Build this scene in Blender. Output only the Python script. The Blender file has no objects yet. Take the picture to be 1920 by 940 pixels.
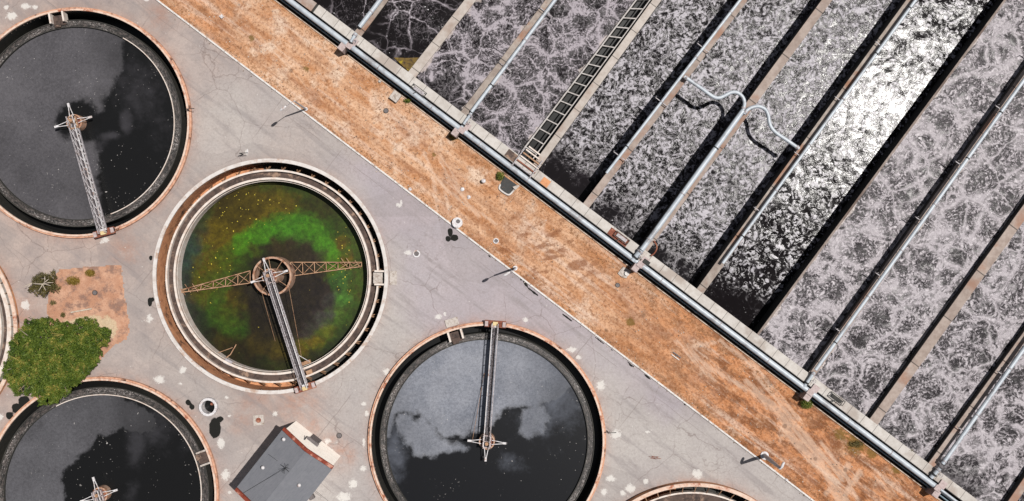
import bpy, bmesh, math, random
import numpy as np
from mathutils import Vector, Matrix

random.seed(7)
rng = np.random.default_rng(11)
C = bpy.context.scene.collection
sc = bpy.context.scene

# ------------------------------------------------------------ camera, light
H = 90.0            # metres the drone hovers above the yard
S = 0.05            # metres per photo pixel on the ground
cd = bpy.data.cameras.new('camera'); cam = bpy.data.objects.new('camera', cd); C.objects.link(cam)
cam.location = (0, 0, H); cam.rotation_euler = (0, 0, 0)
cd.sensor_width = 36; cd.lens = 36 * H / (1920 * S); cd.clip_start = 1; cd.clip_end = 600
sc.camera = cam

ELEV = 67.0
az = Vector((0.943, 0.333, 0)).normalized()
sund = Vector((az.x * math.cos(math.radians(ELEV)), az.y * math.cos(math.radians(ELEV)), math.sin(math.radians(ELEV))))
w = bpy.data.worlds.new('World'); sc.world = w; w.use_nodes = True
sky = w.node_tree.nodes.new('ShaderNodeTexSky'); sky.sky_type = 'NISHITA'; sky.sun_disc = False
sky.sun_elevation = math.radians(ELEV); sky.sun_rotation = math.atan2(az.x, az.y)
bg = w.node_tree.nodes['Background']; hsv = w.node_tree.nodes.new('ShaderNodeHueSaturation'); hsv.inputs['Saturation'].default_value = 0.4; w.node_tree.links.new(sky.outputs[0], hsv.inputs['Color']); w.node_tree.links.new(hsv.outputs[0], bg.inputs[0]); bg.inputs[1].default_value = 0.05
ld = bpy.data.lights.new('sun', 'SUN'); ld.energy = 4.6; ld.angle = math.radians(0.5); ld.color = (1, 0.965, 0.92)
sun = bpy.data.objects.new('sun', ld); C.objects.link(sun); sun.rotation_euler = sund.to_track_quat('Z', 'Y').to_euler()
sun.location = (30, 10, 60)
sc.view_settings.view_transform = 'Standard'; sc.view_settings.look = 'None'
sc.view_settings.exposure = 0.5; sc.view_settings.gamma = 1
GAIN = 1.95

# ------------------------------------------------------------ helpers
def P(px, py, z=0.0):
    k = S * (H - z) / H
    return Vector(((px - 960) * k, (470 - py) * k, z))
def PX(x, y, z=0.0):                       # numpy: metres -> photo pixels
    k = S * (H - z) / H
    return x / k + 960, 470 - y / k
def lin(c):
    c = c / 255.0
    return c / 12.92 if c < 0.04045 else ((c + 0.055) / 1.055) ** 2.4
def col(r, g, b, k=1.0):                   # photo sRGB of a sunlit surface -> albedo
    return tuple(min(0.9, lin(v) / GAIN * k) for v in (r, g, b)) + (1,)

def tag(o, label=None, cat=None, group=None, kind=None):
    if label: o['label'] = label
    if cat: o['category'] = cat
    if group: o['group'] = group
    if kind: o['kind'] = kind
    return o
def empty(name, loc, label=None, cat=None, group=None, rz=0):
    o = bpy.data.objects.new(name, None); C.objects.link(o); o.location = loc; o.rotation_euler = (0, 0, rz)
    o.empty_display_size = 0.3
    return tag(o, label, cat, group)

class MB:
    """collects shapes in world coordinates, built as one mesh object"""
    def __init__(s): s.v = []; s.f = []
    def add(s, vs, fs):
        b = len(s.v); s.v += [tuple(v) for v in vs]; s.f += [tuple(b + i for i in f) for f in fs]; return s
    def box(s, c, d, hx, hy, hz, up=Vector((0, 0, 1))):
        d = Vector(d).normalized(); e = up.cross(d)
        if e.length < 1e-4: e = Vector((0, 1, 0))
        e.normalize(); u = d.cross(e); c = Vector(c)
        vs = [c + d * (a * hx) + e * (b * hy) + u * (g * hz) for a in (-1, 1) for b in (-1, 1) for g in (-1, 1)]
        return s.add(vs, [(0, 1, 3, 2), (4, 6, 7, 5), (0, 4, 5, 1), (2, 3, 7, 6), (0, 2, 6, 4), (1, 5, 7, 3)])
    def bar(s, a, b, wd, ht=None):
        a = Vector(a); b = Vector(b); ht = wd if ht is None else ht
        return s.box((a + b) / 2, b - a, (b - a).length / 2, wd / 2, ht / 2)
    def tube(s, pts, r, n=10, cap=True):
        pts = [Vector(p) for p in pts]; b = len(s.v); m = len(pts)
        ref = Vector((0, 0, 1))
        rad = r if isinstance(r, (list, tuple)) else [r] * m
        for i, p in enumerate(pts):
            t = (pts[min(i + 1, m - 1)] - pts[max(i - 1, 0)]).normalized()
            rf = ref if abs(t.z) < 0.95 else Vector((1, 0, 0))
            e = t.cross(rf).normalized(); u = e.cross(t)
            for k in range(n):
                a = 2 * math.pi * k / n
                s.v.append(tuple(p + (e * math.cos(a) + u * math.sin(a)) * rad[i]))
        for i in range(m - 1):
            for k in range(n):
                k2 = (k + 1) % n
                s.f.append((b + i * n + k, b + i * n + k2, b + (i + 1) * n + k2, b + (i + 1) * n + k))
        if cap:
            s.f.append(tuple(b + k for k in range(n))[::-1]); s.f.append(tuple(b + (m - 1) * n + k for k in range(n)))
        return s
    def ring(s, c, r0, r1, z0, z1, n=160, a0=0, a1=2 * math.pi):
        full = abs(a1 - a0 - 2 * math.pi) < 1e-6; b = len(s.v); m = n if full else n + 1
        for i in range(m):
            a = a0 + (a1 - a0) * i / n; ca, sa = math.cos(a), math.sin(a)
            for r, z in ((r0, z0), (r1, z0), (r1, z1), (r0, z1)):
                s.v.append((c[0] + r * ca, c[1] + r * sa, z))
        for i in range(n):
            j = (i + 1) % m
            for k in range(4):
                k2 = (k + 1) % 4
                s.f.append((b + i * 4 + k, b + j * 4 + k, b + j * 4 + k2, b + i * 4 + k2))
        if not full:
            s.f.append((b, b + 1, b + 2, b + 3)); q = b + (m - 1) * 4; s.f.append((q + 3, q + 2, q + 1, q))
        return s
    def cyl(s, c, r, z0, z1, n=32, r2=None):
        r2 = r if r2 is None else r2; b = len(s.v)
        for i in range(n):
            a = 2 * math.pi * i / n
            s.v.append((c[0] + r * math.cos(a), c[1] + r * math.sin(a), z0)); s.v.append((c[0] + r2 * math.cos(a), c[1] + r2 * math.sin(a), z1))
        for i in range(n):
            j = (i + 1) % n; s.f.append((b + 2 * i, b + 2 * j, b + 2 * j + 1, b + 2 * i + 1))
        s.f.append(tuple(b + 2 * i for i in range(n))[::-1]); s.f.append(tuple(b + 2 * i + 1 for i in range(n)))
        return s
    def dome(s, c, r, z0, hgt, n=24, m=6):
        b = len(s.v)
        for j in range(m):
            a = math.pi / 2 * j / m
            for i in range(n):
                q = 2 * math.pi * i / n
                s.v.append((c[0] + r * math.cos(a) * math.cos(q), c[1] + r * math.cos(a) * math.sin(q), z0 + hgt * math.sin(a)))
        s.v.append((c[0], c[1], z0 + hgt)); top = len(s.v) - 1
        for j in range(m - 1):
            for i in range(n):
                k = (i + 1) % n; s.f.append((b + j * n + i, b + j * n + k, b + (j + 1) * n + k, b + (j + 1) * n + i))
        for i in range(n): s.f.append((b + (m - 1) * n + i, b + (m - 1) * n + (i + 1) % n, top))
        s.f.append(tuple(b + i for i in range(n))[::-1])
        return s
    def prism(s, pts, z0, z1):
        n = len(pts); b = len(s.v)
        for p in pts: s.v.append((p[0], p[1], z0))
        for p in pts: s.v.append((p[0], p[1], z1))
        s.f.append(tuple(b + i for i in range(n))[::-1]); s.f.append(tuple(b + n + i for i in range(n)))
        for i in range(n):
            j = (i + 1) % n; s.f.append((b + i, b + j, b + n + j, b + n + i))
        return s
    def build(s, name, mat, parent=None, smooth=False, bevel=0.0):
        me = bpy.data.meshes.new(name)
        off = Vector((0, 0, 0))
        if parent is not None:
            q = parent
            while q is not None: off = off + q.location; q = q.parent
        me.from_pydata([(v[0] - off.x, v[1] - off.y, v[2] - off.z) for v in s.v], [], s.f)
        bm = bmesh.new(); bm.from_mesh(me); bmesh.ops.recalc_face_normals(bm, faces=bm.faces); bm.to_mesh(me); bm.free()
        me.materials.append(mat)
        if smooth:
            me.polygons.foreach_set('use_smooth', [True] * len(me.polygons)); me.set_sharp_from_angle(angle=math.radians(40))
        o = bpy.data.objects.new(name, me); C.objects.link(o)
        if parent is not None: o.parent = parent
        if bevel:
            m = o.modifiers.new('bevel', 'BEVEL'); m.width = bevel; m.segments = 2; m.limit_method = 'ANGLE'
        return o

def sheet(name, verts, faces, mat, attrs=None, colors=None, parent=None, smooth=True):
    me = bpy.data.meshes.new(name)
    nv, nf = len(verts), len(faces)
    me.vertices.add(nv); me.vertices.foreach_set('co', np.asarray(verts, dtype=np.float32).ravel())
    fa = np.asarray(faces, dtype=np.int32); k = fa.shape[1]
    me.loops.add(nf * k); me.loops.foreach_set('vertex_index', fa.ravel())
    me.polygons.add(nf); me.polygons.foreach_set('loop_start', np.arange(nf, dtype=np.int32) * k)
    me.update(calc_edges=True)
    for n, a in (attrs or {}).items():
        at = me.attributes.new(n, 'FLOAT', 'POINT'); at.data.foreach_set('value', np.asarray(a, dtype=np.float32).ravel())
    for n, a in (colors or {}).items():
        at = me.attributes.new(n, 'FLOAT_COLOR', 'POINT'); a4 = np.ones((nv, 4), dtype=np.float32); a4[:, :3] = a
        at.data.foreach_set('color', a4.ravel())
    if smooth: me.polygons.foreach_set('use_smooth', [True] * nf)
    me.materials.append(mat); me.validate()
    o = bpy.data.objects.new(name, me); C.objects.link(o)
    if parent is not None: o.parent = parent
    return o
def grid_faces(nu, nv):
    i, j = np.meshgrid(np.arange(nu - 1), np.arange(nv - 1), indexing='ij')
    a = (i * nv + j).ravel()
    return np.stack([a, a + nv, a + nv + 1, a + 1], 1)
def sdf(px, py, poly):                     # signed distance, inside > 0
    px = np.asarray(px, float); py = np.asarray(py, float); d = np.full(px.shape, 1e9); ins = np.zeros(px.shape, bool)
    n = len(poly)
    for i in range(n):
        ax, ay = poly[i]; bx, by = poly[(i + 1) % n]
        ex, ey = bx - ax, by - ay; L = ex * ex + ey * ey + 1e-9
        t = np.clip(((px - ax) * ex + (py - ay) * ey) / L, 0, 1)
        d = np.minimum(d, np.hypot(px - ax - t * ex, py - ay - t * ey))
        c = ((ay > py) != (by > py)); xi = ax + (py - ay) * ex / (ey if abs(ey) > 1e-9 else 1e-9)
        ins ^= c & (px < xi)
    return np.where(ins, d, -d)
def segd(px, py, pts):
    d = np.full(np.shape(px), 1e9)
    for (ax, ay), (bx, by) in zip(pts[:-1], pts[1:]):
        ex, ey = bx - ax, by - ay; L = ex * ex + ey * ey + 1e-9
        t = np.clip(((px - ax) * ex + (py - ay) * ey) / L, 0, 1)
        d = np.minimum(d, np.hypot(px - ax - t * ex, py - ay - t * ey))
    return d
LAT = rng.random((97, 97))
def vnoise(x, y, octs=4):
    r = 0; a = 1; tot = 0
    for o in range(octs):
        xi = np.floor(x).astype(int); yi = np.floor(y).astype(int); fx = x - xi; fy = y - yi
        fx = fx * fx * (3 - 2 * fx); fy = fy * fy * (3 - 2 * fy)
        g = lambda i, j: LAT[(xi + i) % 97, (yi + j) % 97]
        r = r + a * ((g(0, 0) * (1 - fx) + g(1, 0) * fx) * (1 - fy) + (g(0, 1) * (1 - fx) + g(1, 1) * fx) * fy)
        tot += a; a *= 0.5; x = x * 2.03 + 17.3; y = y * 2.03 + 5.1
    return r / tot

# ------------------------------------------------------------ materials
class NT:
    def __init__(s, name, rough=0.8, spec=0.3, metal=0.0):
        s.m = bpy.data.materials.new(name); s.m.use_nodes = True; s.t = s.m.node_tree
        s.b = s.t.nodes['Principled BSDF']; s.b.inputs['Roughness'].default_value = rough
        s.b.inputs['Specular IOR Level'].default_value = spec; s.b.inputs['Metallic'].default_value = metal
        s.pos = s.t.nodes.new('ShaderNodeNewGeometry').outputs['Position']
    def put(s, sock, v):
        if isinstance(v, bpy.types.NodeSocket): s.t.links.new(v, sock)
        elif v is not None:
            try: sock.default_value = v
            except Exception: sock.default_value = (v, v, v)
    def n(s, typ, ins=None, out=0, **props):
        nd = s.t.nodes.new(typ)
        for k, v in props.items(): setattr(nd, k, v)
        for k, v in (ins or {}).items(): s.put(nd.inputs[k], v)
        return nd.outputs[out]
    def math(s, op, a, b=0.0, c=None, clamp=False):
        i = {0: a, 1: b}
        if c is not None: i[2] = c
        return s.n('ShaderNodeMath', i, operation=op, use_clamp=clamp)
    def noise(s, scale, vec=None, detail=4, rough=0.55, dist=0.0, out=0):
        return s.n('ShaderNodeTexNoise', {'Vector': vec or s.pos, 'Scale': scale, 'Detail': detail, 'Roughness': rough, 'Distortion': dist}, out=out)
    def vor(s, scale, vec=None, feature='F1', out='Distance', rand=1.0):
        nd = s.t.nodes.new('ShaderNodeTexVoronoi'); nd.feature = feature
        s.put(nd.inputs['Vector'], vec or s.pos); nd.inputs['Scale'].default_value = scale; nd.inputs['Randomness'].default_value = rand
        return nd.outputs[out]
    def ss(s, x, a, b, lo=0.0, hi=1.0):
        return s.n('ShaderNodeMapRange', {'Value': x, 'From Min': a, 'From Max': b, 'To Min': lo, 'To Max': hi}, interpolation_type='SMOOTHSTEP')
    def mix(s, f, a, b, mode='MIX'):
        nd = s.t.nodes.new('ShaderNodeMix'); nd.data_type = 'RGBA'; nd.blend_type = mode
        s.put(nd.inputs[0], f); s.put(nd.inputs[6], a); s.put(nd.inputs[7], b); return nd.outputs[2]
    def attr(s, name, out='Fac'): return s.n('ShaderNodeAttribute', attribute_name=name, out=out)
    def vadd(s, a, b): return s.n('ShaderNodeVectorMath', {0: a, 1: b}, operation='ADD')
    def vscale(s, a, k):
        nd = s.t.nodes.new('ShaderNodeVectorMath'); nd.operation = 'SCALE'; s.put(nd.inputs[0], a); nd.inputs['Scale'].default_value = k; return nd.outputs[0]
    def vsub(s, a, b): return s.n('ShaderNodeVectorMath', {0: a, 1: b}, operation='SUBTRACT')
    def warp(s, scale, amt, vec=None, detail=3):
        nz = s.noise(scale, vec, detail=detail, out='Color')
        return s.vadd(vec or s.pos, s.vscale(s.vsub(nz, (0.5, 0.5, 0.5)), amt))
    def dot(s, v): return s.n('ShaderNodeVectorMath', {0: s.pos, 1: v}, out='Value', operation='DOT_PRODUCT')
    def frame(s, ang, sx=1, sy=1):
        nd = s.t.nodes.new('ShaderNodeMapping'); s.put(nd.inputs[0], s.pos); nd.inputs['Rotation'].default_value = (0, 0, ang)
        nd2 = s.t.nodes.new('ShaderNodeVectorMath'); nd2.operation = 'MULTIPLY'; s.put(nd2.inputs[0], nd.outputs[0]); nd2.inputs[1].default_value = (sx, sy, 1)
        return nd2.outputs[0]
    def bump(s, h, strength=0.3, dist=0.05):
        o = s.n('ShaderNodeBump', {'Height': h, 'Strength': strength, 'Distance': dist}); s.t.links.new(o, s.b.inputs['Normal']); return o
    def base(s, c): s.put(s.b.inputs['Base Color'], c); return s
    def rough(s, c): s.put(s.b.inputs['Roughness'], c); return s

def plain(name, c, c2=None, rough=0.7, metal=0.0, scale=3.0, spec=0.3, bump=0.1, dirt=None, lo=0.4, hi=0.7):
    m = NT(name, rough, spec, metal)
    f = m.ss(m.noise(scale, detail=6, rough=0.65), lo, hi)
    cc = m.mix(f, c, c2 or tuple(x * 0.7 for x in c[:3]) + (1,))
    if dirt: cc = m.mix(m.ss(m.noise(scale * 0.35, m.vadd(m.pos, (9, 4, 2)), detail=8, rough=0.7), 0.52, 0.66), cc, dirt)
    m.base(cc)
    if bump: m.bump(m.noise(scale * 6, detail=3), bump, 0.03)
    return m.m

TK = math.atan(0.763)                       # kerb direction
TC = math.atan(0.752)                       # channel direction
tk = Vector((math.cos(TK), -math.sin(TK), 0)); nk = Vector((math.sin(TK), math.cos(TK), 0))
tc = Vector((math.cos(TC), -math.sin(TC), 0)); nc = Vector((math.sin(TC), math.cos(TC), 0))

def concrete(name, c, c2, dirt, joint=None, jdir=None, jw=0.012, lng=None, rough=0.85):
    m = NT(name, rough, 0.25)
    a = m.mix(m.ss(m.noise(1.3, detail=8, rough=0.7), 0.35, 0.68), c, c2)
    a = m.mix(m.math('MULTIPLY', m.ss(m.noise(0.28, m.vadd(m.pos, (31, 7, 0)), detail=6, rough=0.6), 0.5, 0.64), 0.85), a, dirt)
    a = m.mix(m.math('MULTIPLY', m.ss(m.noise(9, detail=6, rough=0.8), 0.5, 0.75), 0.3), a, tuple(x * 0.35 for x in c[:3]) + (1,))
    if joint:
        d = m.dot(tuple(jdir)); d = m.math('DIVIDE', m.math('ADD', d, 1000.0), joint)
        cell = m.math('FLOOR', d); fr = m.math('SUBTRACT', d, cell)
        tint = m.n('ShaderNodeTexWhiteNoise', {'W': cell}, noise_dimensions='1D')
        a = m.mix(m.math('MULTIPLY', tint, 0.22), a, tuple(x * 0.62 for x in c2[:3]) + (1,))
        ln = m.ss(m.math('ABSOLUTE', m.math('SUBTRACT', fr, 0.5)), 0.5 - jw / joint * 2.4, 0.5 - jw / joint)
        a = m.mix(m.math('MULTIPLY', ln, 0.8), a, (0.03, 0.025, 0.022, 1))
    m.base(a); m.bump(m.noise(7, detail=5, rough=0.7), 0.25, 0.03)
    return m.m

M = {}
M['conc'] = concrete('weathered_concrete', col(226, 220, 214), col(204, 196, 188), col(182, 168, 158), 1.45, tc)
M['wallconc'] = concrete('wall_cap_concrete', col(192, 180, 170), col(158, 142, 132), col(168, 116, 86), 5.6, nc, jw=0.03)
M['wallorange'] = concrete('stained_wall_concrete', col(192, 176, 166), col(164, 146, 136), col(172, 130, 108), 5.2, nc, jw=0.03)
M['darkconc'] = plain('wet_dark_concrete', (0.018, 0.017, 0.015, 1), (0.03, 0.027, 0.022, 1), 0.75)
M['padconc'] = plain('pad_concrete', col(214, 204, 196), col(180, 168, 158), 0.85, scale=5, dirt=col(150, 130, 115))
M['kerb'] = plain('kerb_paint', col(240, 236, 232), col(214, 206, 200), 0.7, scale=4, dirt=col(180, 160, 148))
M['creamkerb'] = plain('edging_concrete', col(222, 202, 184), col(180, 150, 130), 0.85, scale=2.5, dirt=col(120, 84, 60))
M['rim'] = plain('rusty_rim_concrete', col(240, 214, 196), col(222, 176, 150), 0.8, scale=2.2, dirt=col(176, 100, 66))
M['rimledge'] = plain('stained_rim_ledge', col(228, 178, 150), col(196, 136, 106), 0.85, scale=2.6, dirt=col(96, 60, 46))
M['whiterim'] = plain('pale_rim_concrete', col(232, 226, 222), col(210, 198, 190), 0.8, scale=2, dirt=col(196, 168, 150))
M['whiteline'] = plain('pale_weir_edge', col(244, 232, 222), col(222, 198, 182), 0.6, scale=2.2)
M['ochre'] = plain('dry_ochre_mud', (.42, .2, .1, 1), (.28, .12, .06, 1), 0.95, scale=1.6, dirt=col(96, 70, 54), bump=0.5)
M['trough'] = plain('brown_trough_sludge', col(98, 80, 72), col(62, 50, 46), 0.8, scale=2.2, dirt=col(170, 140, 120), bump=0.5)
M['paleblue'] = plain('pale_blue_pipe_paint', col(204, 212, 220), col(180, 188, 198), 0.45, scale=1.4, dirt=col(160, 160, 164), spec=0.5)
M['tealpipe'] = plain('teal_pipe_paint', col(120, 146, 160), col(86, 110, 124), 0.4, scale=2, spec=0.5)
M['blueblack'] = plain('dark_blue_gutter', col(22, 44, 58), col(14, 28, 36), 0.6, scale=2)
M['pinkblock'] = plain('pinkish_support_block', col(206, 188, 186), col(178, 158, 154), 0.85, scale=5)
M['whitemetal'] = plain('white_painted_steel', col(240, 238, 240), col(200, 190, 188), 0.5, scale=6, dirt=col(170, 130, 110))
M['greymetal'] = plain('galvanized_steel', col(196, 190, 194), col(140, 130, 130), 0.5, scale=7, dirt=col(110, 96, 92))
M['tanmetal'] = plain('rust_stained_steel', col(196, 156, 124), col(160, 116, 84), 0.75, scale=4, dirt=col(110, 66, 42))
M['rust'] = plain('red_rust_steel', col(150, 88, 68), col(110, 58, 42), 0.85, scale=4, dirt=col(196, 140, 112))
M['dark'] = plain('black_steel', (0.012, 0.012, 0.012, 1), (0.02, 0.02, 0.02, 1), 0.6)
M['yellowish'] = plain('cream_motor_paint', col(236, 212, 160), col(214, 180, 128), 0.6)
M['grate'] = plain('grating_mottled', col(120, 112, 116), col(60, 54, 56), 0.7, scale=12, lo=0.42, hi=0.52)
M['drum'] = plain('rusty_drum', col(206, 172, 150), col(176, 118, 82), 0.85, scale=3, dirt=col(110, 60, 36))
M['cream'] = plain('cream_plaster', (0.9, 0.84, 0.76, 1), (0.84, 0.76, 0.68, 1), 0.9, scale=1.5)
M['brickred'] = plain('red_parapet_coping', col(150, 66, 44), col(120, 48, 32), 0.8, scale=5, dirt=col(206, 150, 130))
M['bark'] = plain('bark', (0.2, 0.16, 0.12, 1), (0.12, 0.09, 0.07, 1), 0.9)
M['palebark'] = plain('bleached_branch', col(226, 214, 196), col(190, 170, 150), 0.9, scale=6)
M['cable'] = plain('black_cable', (0.03, 0.03, 0.03, 1), None, 0.7, bump=0)
M['lid'] = plain('grey_iron_lid', col(120, 112, 112), col(90, 84, 84), 0.6, scale=8)

def mat_leaf(name, a, b, c):
    m = NT(name, 0.6, 0.25)
    t = m.attr('tint')
    x = m.mix(m.ss(t, 0.15, 0.6), a, b); x = m.mix(m.ss(t, 0.72, 1.0), x, c); m.base(x)
    m.b.inputs['Subsurface Weight'].default_value = 0.0
    tr = m.t.nodes.new('ShaderNodeBsdfTranslucent'); m.t.links.new(x, tr.inputs[0])
    mx = m.t.nodes.new('ShaderNodeMixShader'); mx.inputs[0].default_value = 0.18
    m.t.links.new(m.b.outputs[0], mx.inputs[1]); m.t.links.new(tr.outputs[0], mx.inputs[2])
    m.t.links.new(mx.outputs[0], m.t.nodes['Material Output'].inputs[0])
    return m.m
M['leafgreen'] = mat_leaf('leaf_green', (0.03, 0.055, 0.006, 1), (0.09, 0.125, 0.016, 1), (0.28, 0.22, 0.05, 1))
M['leafolive'] = mat_leaf('leaf_olive', (0.05, 0.045, 0.014, 1), (0.095, 0.08, 0.025, 1), (0.2, 0.14, 0.05, 1))
M['leafmustard'] = mat_leaf('leaf_mustard', (0.11, 0.07, 0.01, 1), (0.17, 0.11, 0.015, 1), (0.24, 0.17, 0.04, 1))

# asphalt with stains, splashes, cracks and a painted shadow
def mat_asphalt():
    m = NT('sun_bleached_asphalt', 0.9, 0.2)
    big = m.noise(0.09, detail=5)
    a = m.mix(m.ss(big, 0.35, 0.65), col(208, 201, 196), col(190, 182, 180))
    a = m.mix(m.attr('warm'), a, m.mix(m.ss(m.noise(0.5, detail=6), 0.35, 0.65), col(204, 184, 174), col(180, 164, 158)))
    a = m.mix(m.math('MULTIPLY', m.attr('lav'), 0.55), a, m.mix(m.ss(m.noise(0.25, detail=5), 0.35, 0.65), col(198, 184, 194), col(184, 174, 186)))
    a = m.mix(m.math('MULTIPLY', m.attr('rust'), m.ss(m.noise(0.9, detail=7, rough=0.7), 0.25, 0.7)), a, col(196, 142, 116))
    # soft wear and wheel streaks along the road
    st = m.noise(1.0, m.frame(TK, 0.12, 1.1), detail=6, rough=0.6)
    a = m.mix(m.math('MULTIPLY', m.ss(st, 0.5, 0.68), 0.5), a, col(154, 146, 146))
    mo = m.noise(1.7, detail=9, rough=0.75)
    a = m.mix(m.math('MULTIPLY', m.ss(mo, 0.48, 0.75), 0.42), a, col(142, 130, 126))
    gr = m.noise(4.5, detail=8, rough=0.85)
    a = m.mix(m.math('MULTIPLY', m.ss(gr, 0.3, 0.72), 0.42), a, col(132, 122, 118))
    # cracks
    wv = m.warp(0.45, 1.3, detail=5)
    for sc_, wd, lo, hi, am in ((0.2, 0.0075, 0.42, 0.58, 0.85), (0.55, 0.011, 0.5, 0.62, 0.6), (1.5, 0.02, 0.56, 0.66, 0.4)):
        v = m.vor(sc_, wv, 'DISTANCE_TO_EDGE')
        wd_n = m.math('MULTIPLY', m.noise(1.3, detail=3), wd * 2.2)
        line = m.math('SUBTRACT', 1.0, m.math('DIVIDE', v, wd_n), clamp=True)
        msk = m.ss(m.noise(0.16, m.vadd(m.pos, (sc_ * 91, 5, 0)), detail=3), lo, hi)
        a = m.mix(m.math('MULTIPLY', m.math('MULTIPLY', line, msk), am * .6), a, col(112, 92, 86))
    # faint construction joints
    for dv, sp_ in ((tk, 7.3), (nk, 5.1)):
        d = m.math('FRACT', m.math('DIVIDE', m.math('ADD', m.dot(tuple(dv)), m.math('MULTIPLY', m.noise(0.4, detail=3), 0.35)), sp_))
        ln = m.ss(m.math('ABSOLUTE', m.math('SUBTRACT', d, 0.5)), 0.008, 0.003)
        a = m.mix(m.math('MULTIPLY', m.math('MULTIPLY', ln, m.ss(m.noise(0.13, m.vadd(m.pos, (sp_, 3, 9)), detail=3), 0.46, 0.6)), 0.4), a, col(120, 104, 98))
    # repaired slabs
    v = m.vor(0.11, m.frame(TK), 'F1', 'Color')
    a = m.mix(m.math('MULTIPLY', m.ss(m.n('ShaderNodeSeparateColor', {0: v}), 0.55, 0.6), 0.2), a, col(146, 138, 136))
    nz = m.math('SUBTRACT', m.noise(3.2, m.warp(2, .4), detail=9, rough=0.9), 0.5)
    wh = m.ss(m.math('ADD', m.attr('white'), m.math('MULTIPLY', nz, 2.6)), 0.38, 0.55)
    a = m.mix(m.math('MULTIPLY', wh, 0.75), a, col(240, 236, 230))
    # scattered lime drops
    dr = m.vor(0.9, m.warp(3, 0.2), 'F1')
    a = m.mix(m.math('MULTIPLY', m.ss(dr, 0.07, 0.03), 0.5), a, col(232, 226, 220))
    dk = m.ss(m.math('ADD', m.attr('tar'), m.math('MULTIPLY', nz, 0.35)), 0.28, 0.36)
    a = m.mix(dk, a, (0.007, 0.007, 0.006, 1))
    m.base(a); m.bump(m.noise(16, detail=4), 0.25, 0.02)
    return m.m
M['asphalt'] = mat_asphalt()

def mat_grass():
    m = NT('dry_straw_ground', 1.0, 0.05)
    f1 = m.frame(TC, 0.28, 1.0)
    a = m.mix(m.ss(m.noise(0.75, f1, detail=7, rough=0.6), 0.36, 0.64), col(240, 194, 158), col(212, 152, 108))
    a = m.mix(m.ss(m.noise(0.33, m.vadd(m.pos, (3, 8, 1)), detail=7, rough=0.65), 0.5, 0.66), a, col(250, 220, 194))
    a = m.mix(m.math('MULTIPLY', m.attr('deep'), m.ss(m.noise(0.6, detail=7, rough=0.7), 0.22, 0.52)), a, m.mix(m.ss(m.noise(1.1, m.frame(TC, .4, 1.0), detail=7, rough=0.75), 0.42, 0.58), col(226, 156, 108), col(136, 84, 52)))
    a = m.mix(m.math('MULTIPLY', m.ss(m.noise(0.5, m.vadd(m.frame(TC, .5, 1), (11, 2, 7)), detail=8, rough=0.7), 0.5, 0.66), 0.6), a, col(186, 140, 116))
    lo_ = m.noise(1.0, m.vadd(m.frame(TC, 0.09, 1.15), (3, 3, 3)), detail=7, rough=0.6)
    a = m.mix(m.math('MULTIPLY', m.ss(lo_, 0.52, 0.66), 0.5), a, col(250, 224, 204)); a = m.mix(m.math('MULTIPLY', m.ss(lo_, 0.48, 0.36), 0.45), a, col(164, 112, 80))
    # clumps of darker stems
    cl = m.noise(2.6, m.warp(1.2, 0.5), detail=9, rough=0.78)
    a = m.mix(m.math('MULTIPLY', m.ss(cl, 0.5, 0.62), 0.7), a, col(138, 92, 64))
    cl2 = m.noise(4.2, detail=8, rough=0.85)
    a = m.mix(m.math('MULTIPLY', m.ss(cl2, 0.5, 0.6), 0.55), a, col(146, 94, 62))
    a = m.mix(m.math('MULTIPLY', m.ss(cl2, 0.5, 0.3), 0.4), a, col(244, 214, 186))
    # washboard ripples across the strip
    wv = m.noise(1.1, m.vadd(m.frame(TC + 0.7, 1.0, 0.35), (5, 1, 0)), detail=5, rough=0.6)
    a = m.mix(m.math('MULTIPLY', m.math('MULTIPLY', m.ss(wv, 0.5, 0.62), m.attr('ripple')), 0.75), a, col(150, 98, 68))
    # wheel tracks
    tr = m.math('ADD', m.attr('track'), m.math('MULTIPLY', m.math('SUBTRACT', m.noise(1.6, m.frame(math.radians(52), 0.35, 3.0), detail=6, rough=0.7), 0.5), 2.6))
    a = m.mix(m.math('MULTIPLY', m.ss(tr, 0.1, 0.75), 0.42), a, col(250, 220, 196))
    gn = m.math('ADD', m.attr('green'), m.math('MULTIPLY', m.math('SUBTRACT', m.noise(4, detail=7, rough=0.75), 0.5), 1.5))
    a = m.mix(m.math('MULTIPLY', m.ss(gn, 0.35, 0.6), 0.8), a, m.mix(cl2, col(96, 92, 36), col(150, 110, 60)))
    ds = m.vor(0.35, m.warp(2, 0.3), 'F1')
    a = m.mix(m.math('MULTIPLY', m.ss(ds, 0.1, 0.05), 0.5), a, col(96, 72, 58))
    m.base(a)
    h = m.math('ADD', m.noise(6, detail=8, rough=0.75), m.math('MULTIPLY', m.noise(1.2, detail=4), 1.5))
    m.bump(h, 0.75, 0.12)
    return m.m
M['grass'] = mat_grass()
def mat_gravel():
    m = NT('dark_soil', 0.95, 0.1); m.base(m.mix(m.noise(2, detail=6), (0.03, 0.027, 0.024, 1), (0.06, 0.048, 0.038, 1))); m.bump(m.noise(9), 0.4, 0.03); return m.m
M['soil'] = mat_gravel()

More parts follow.
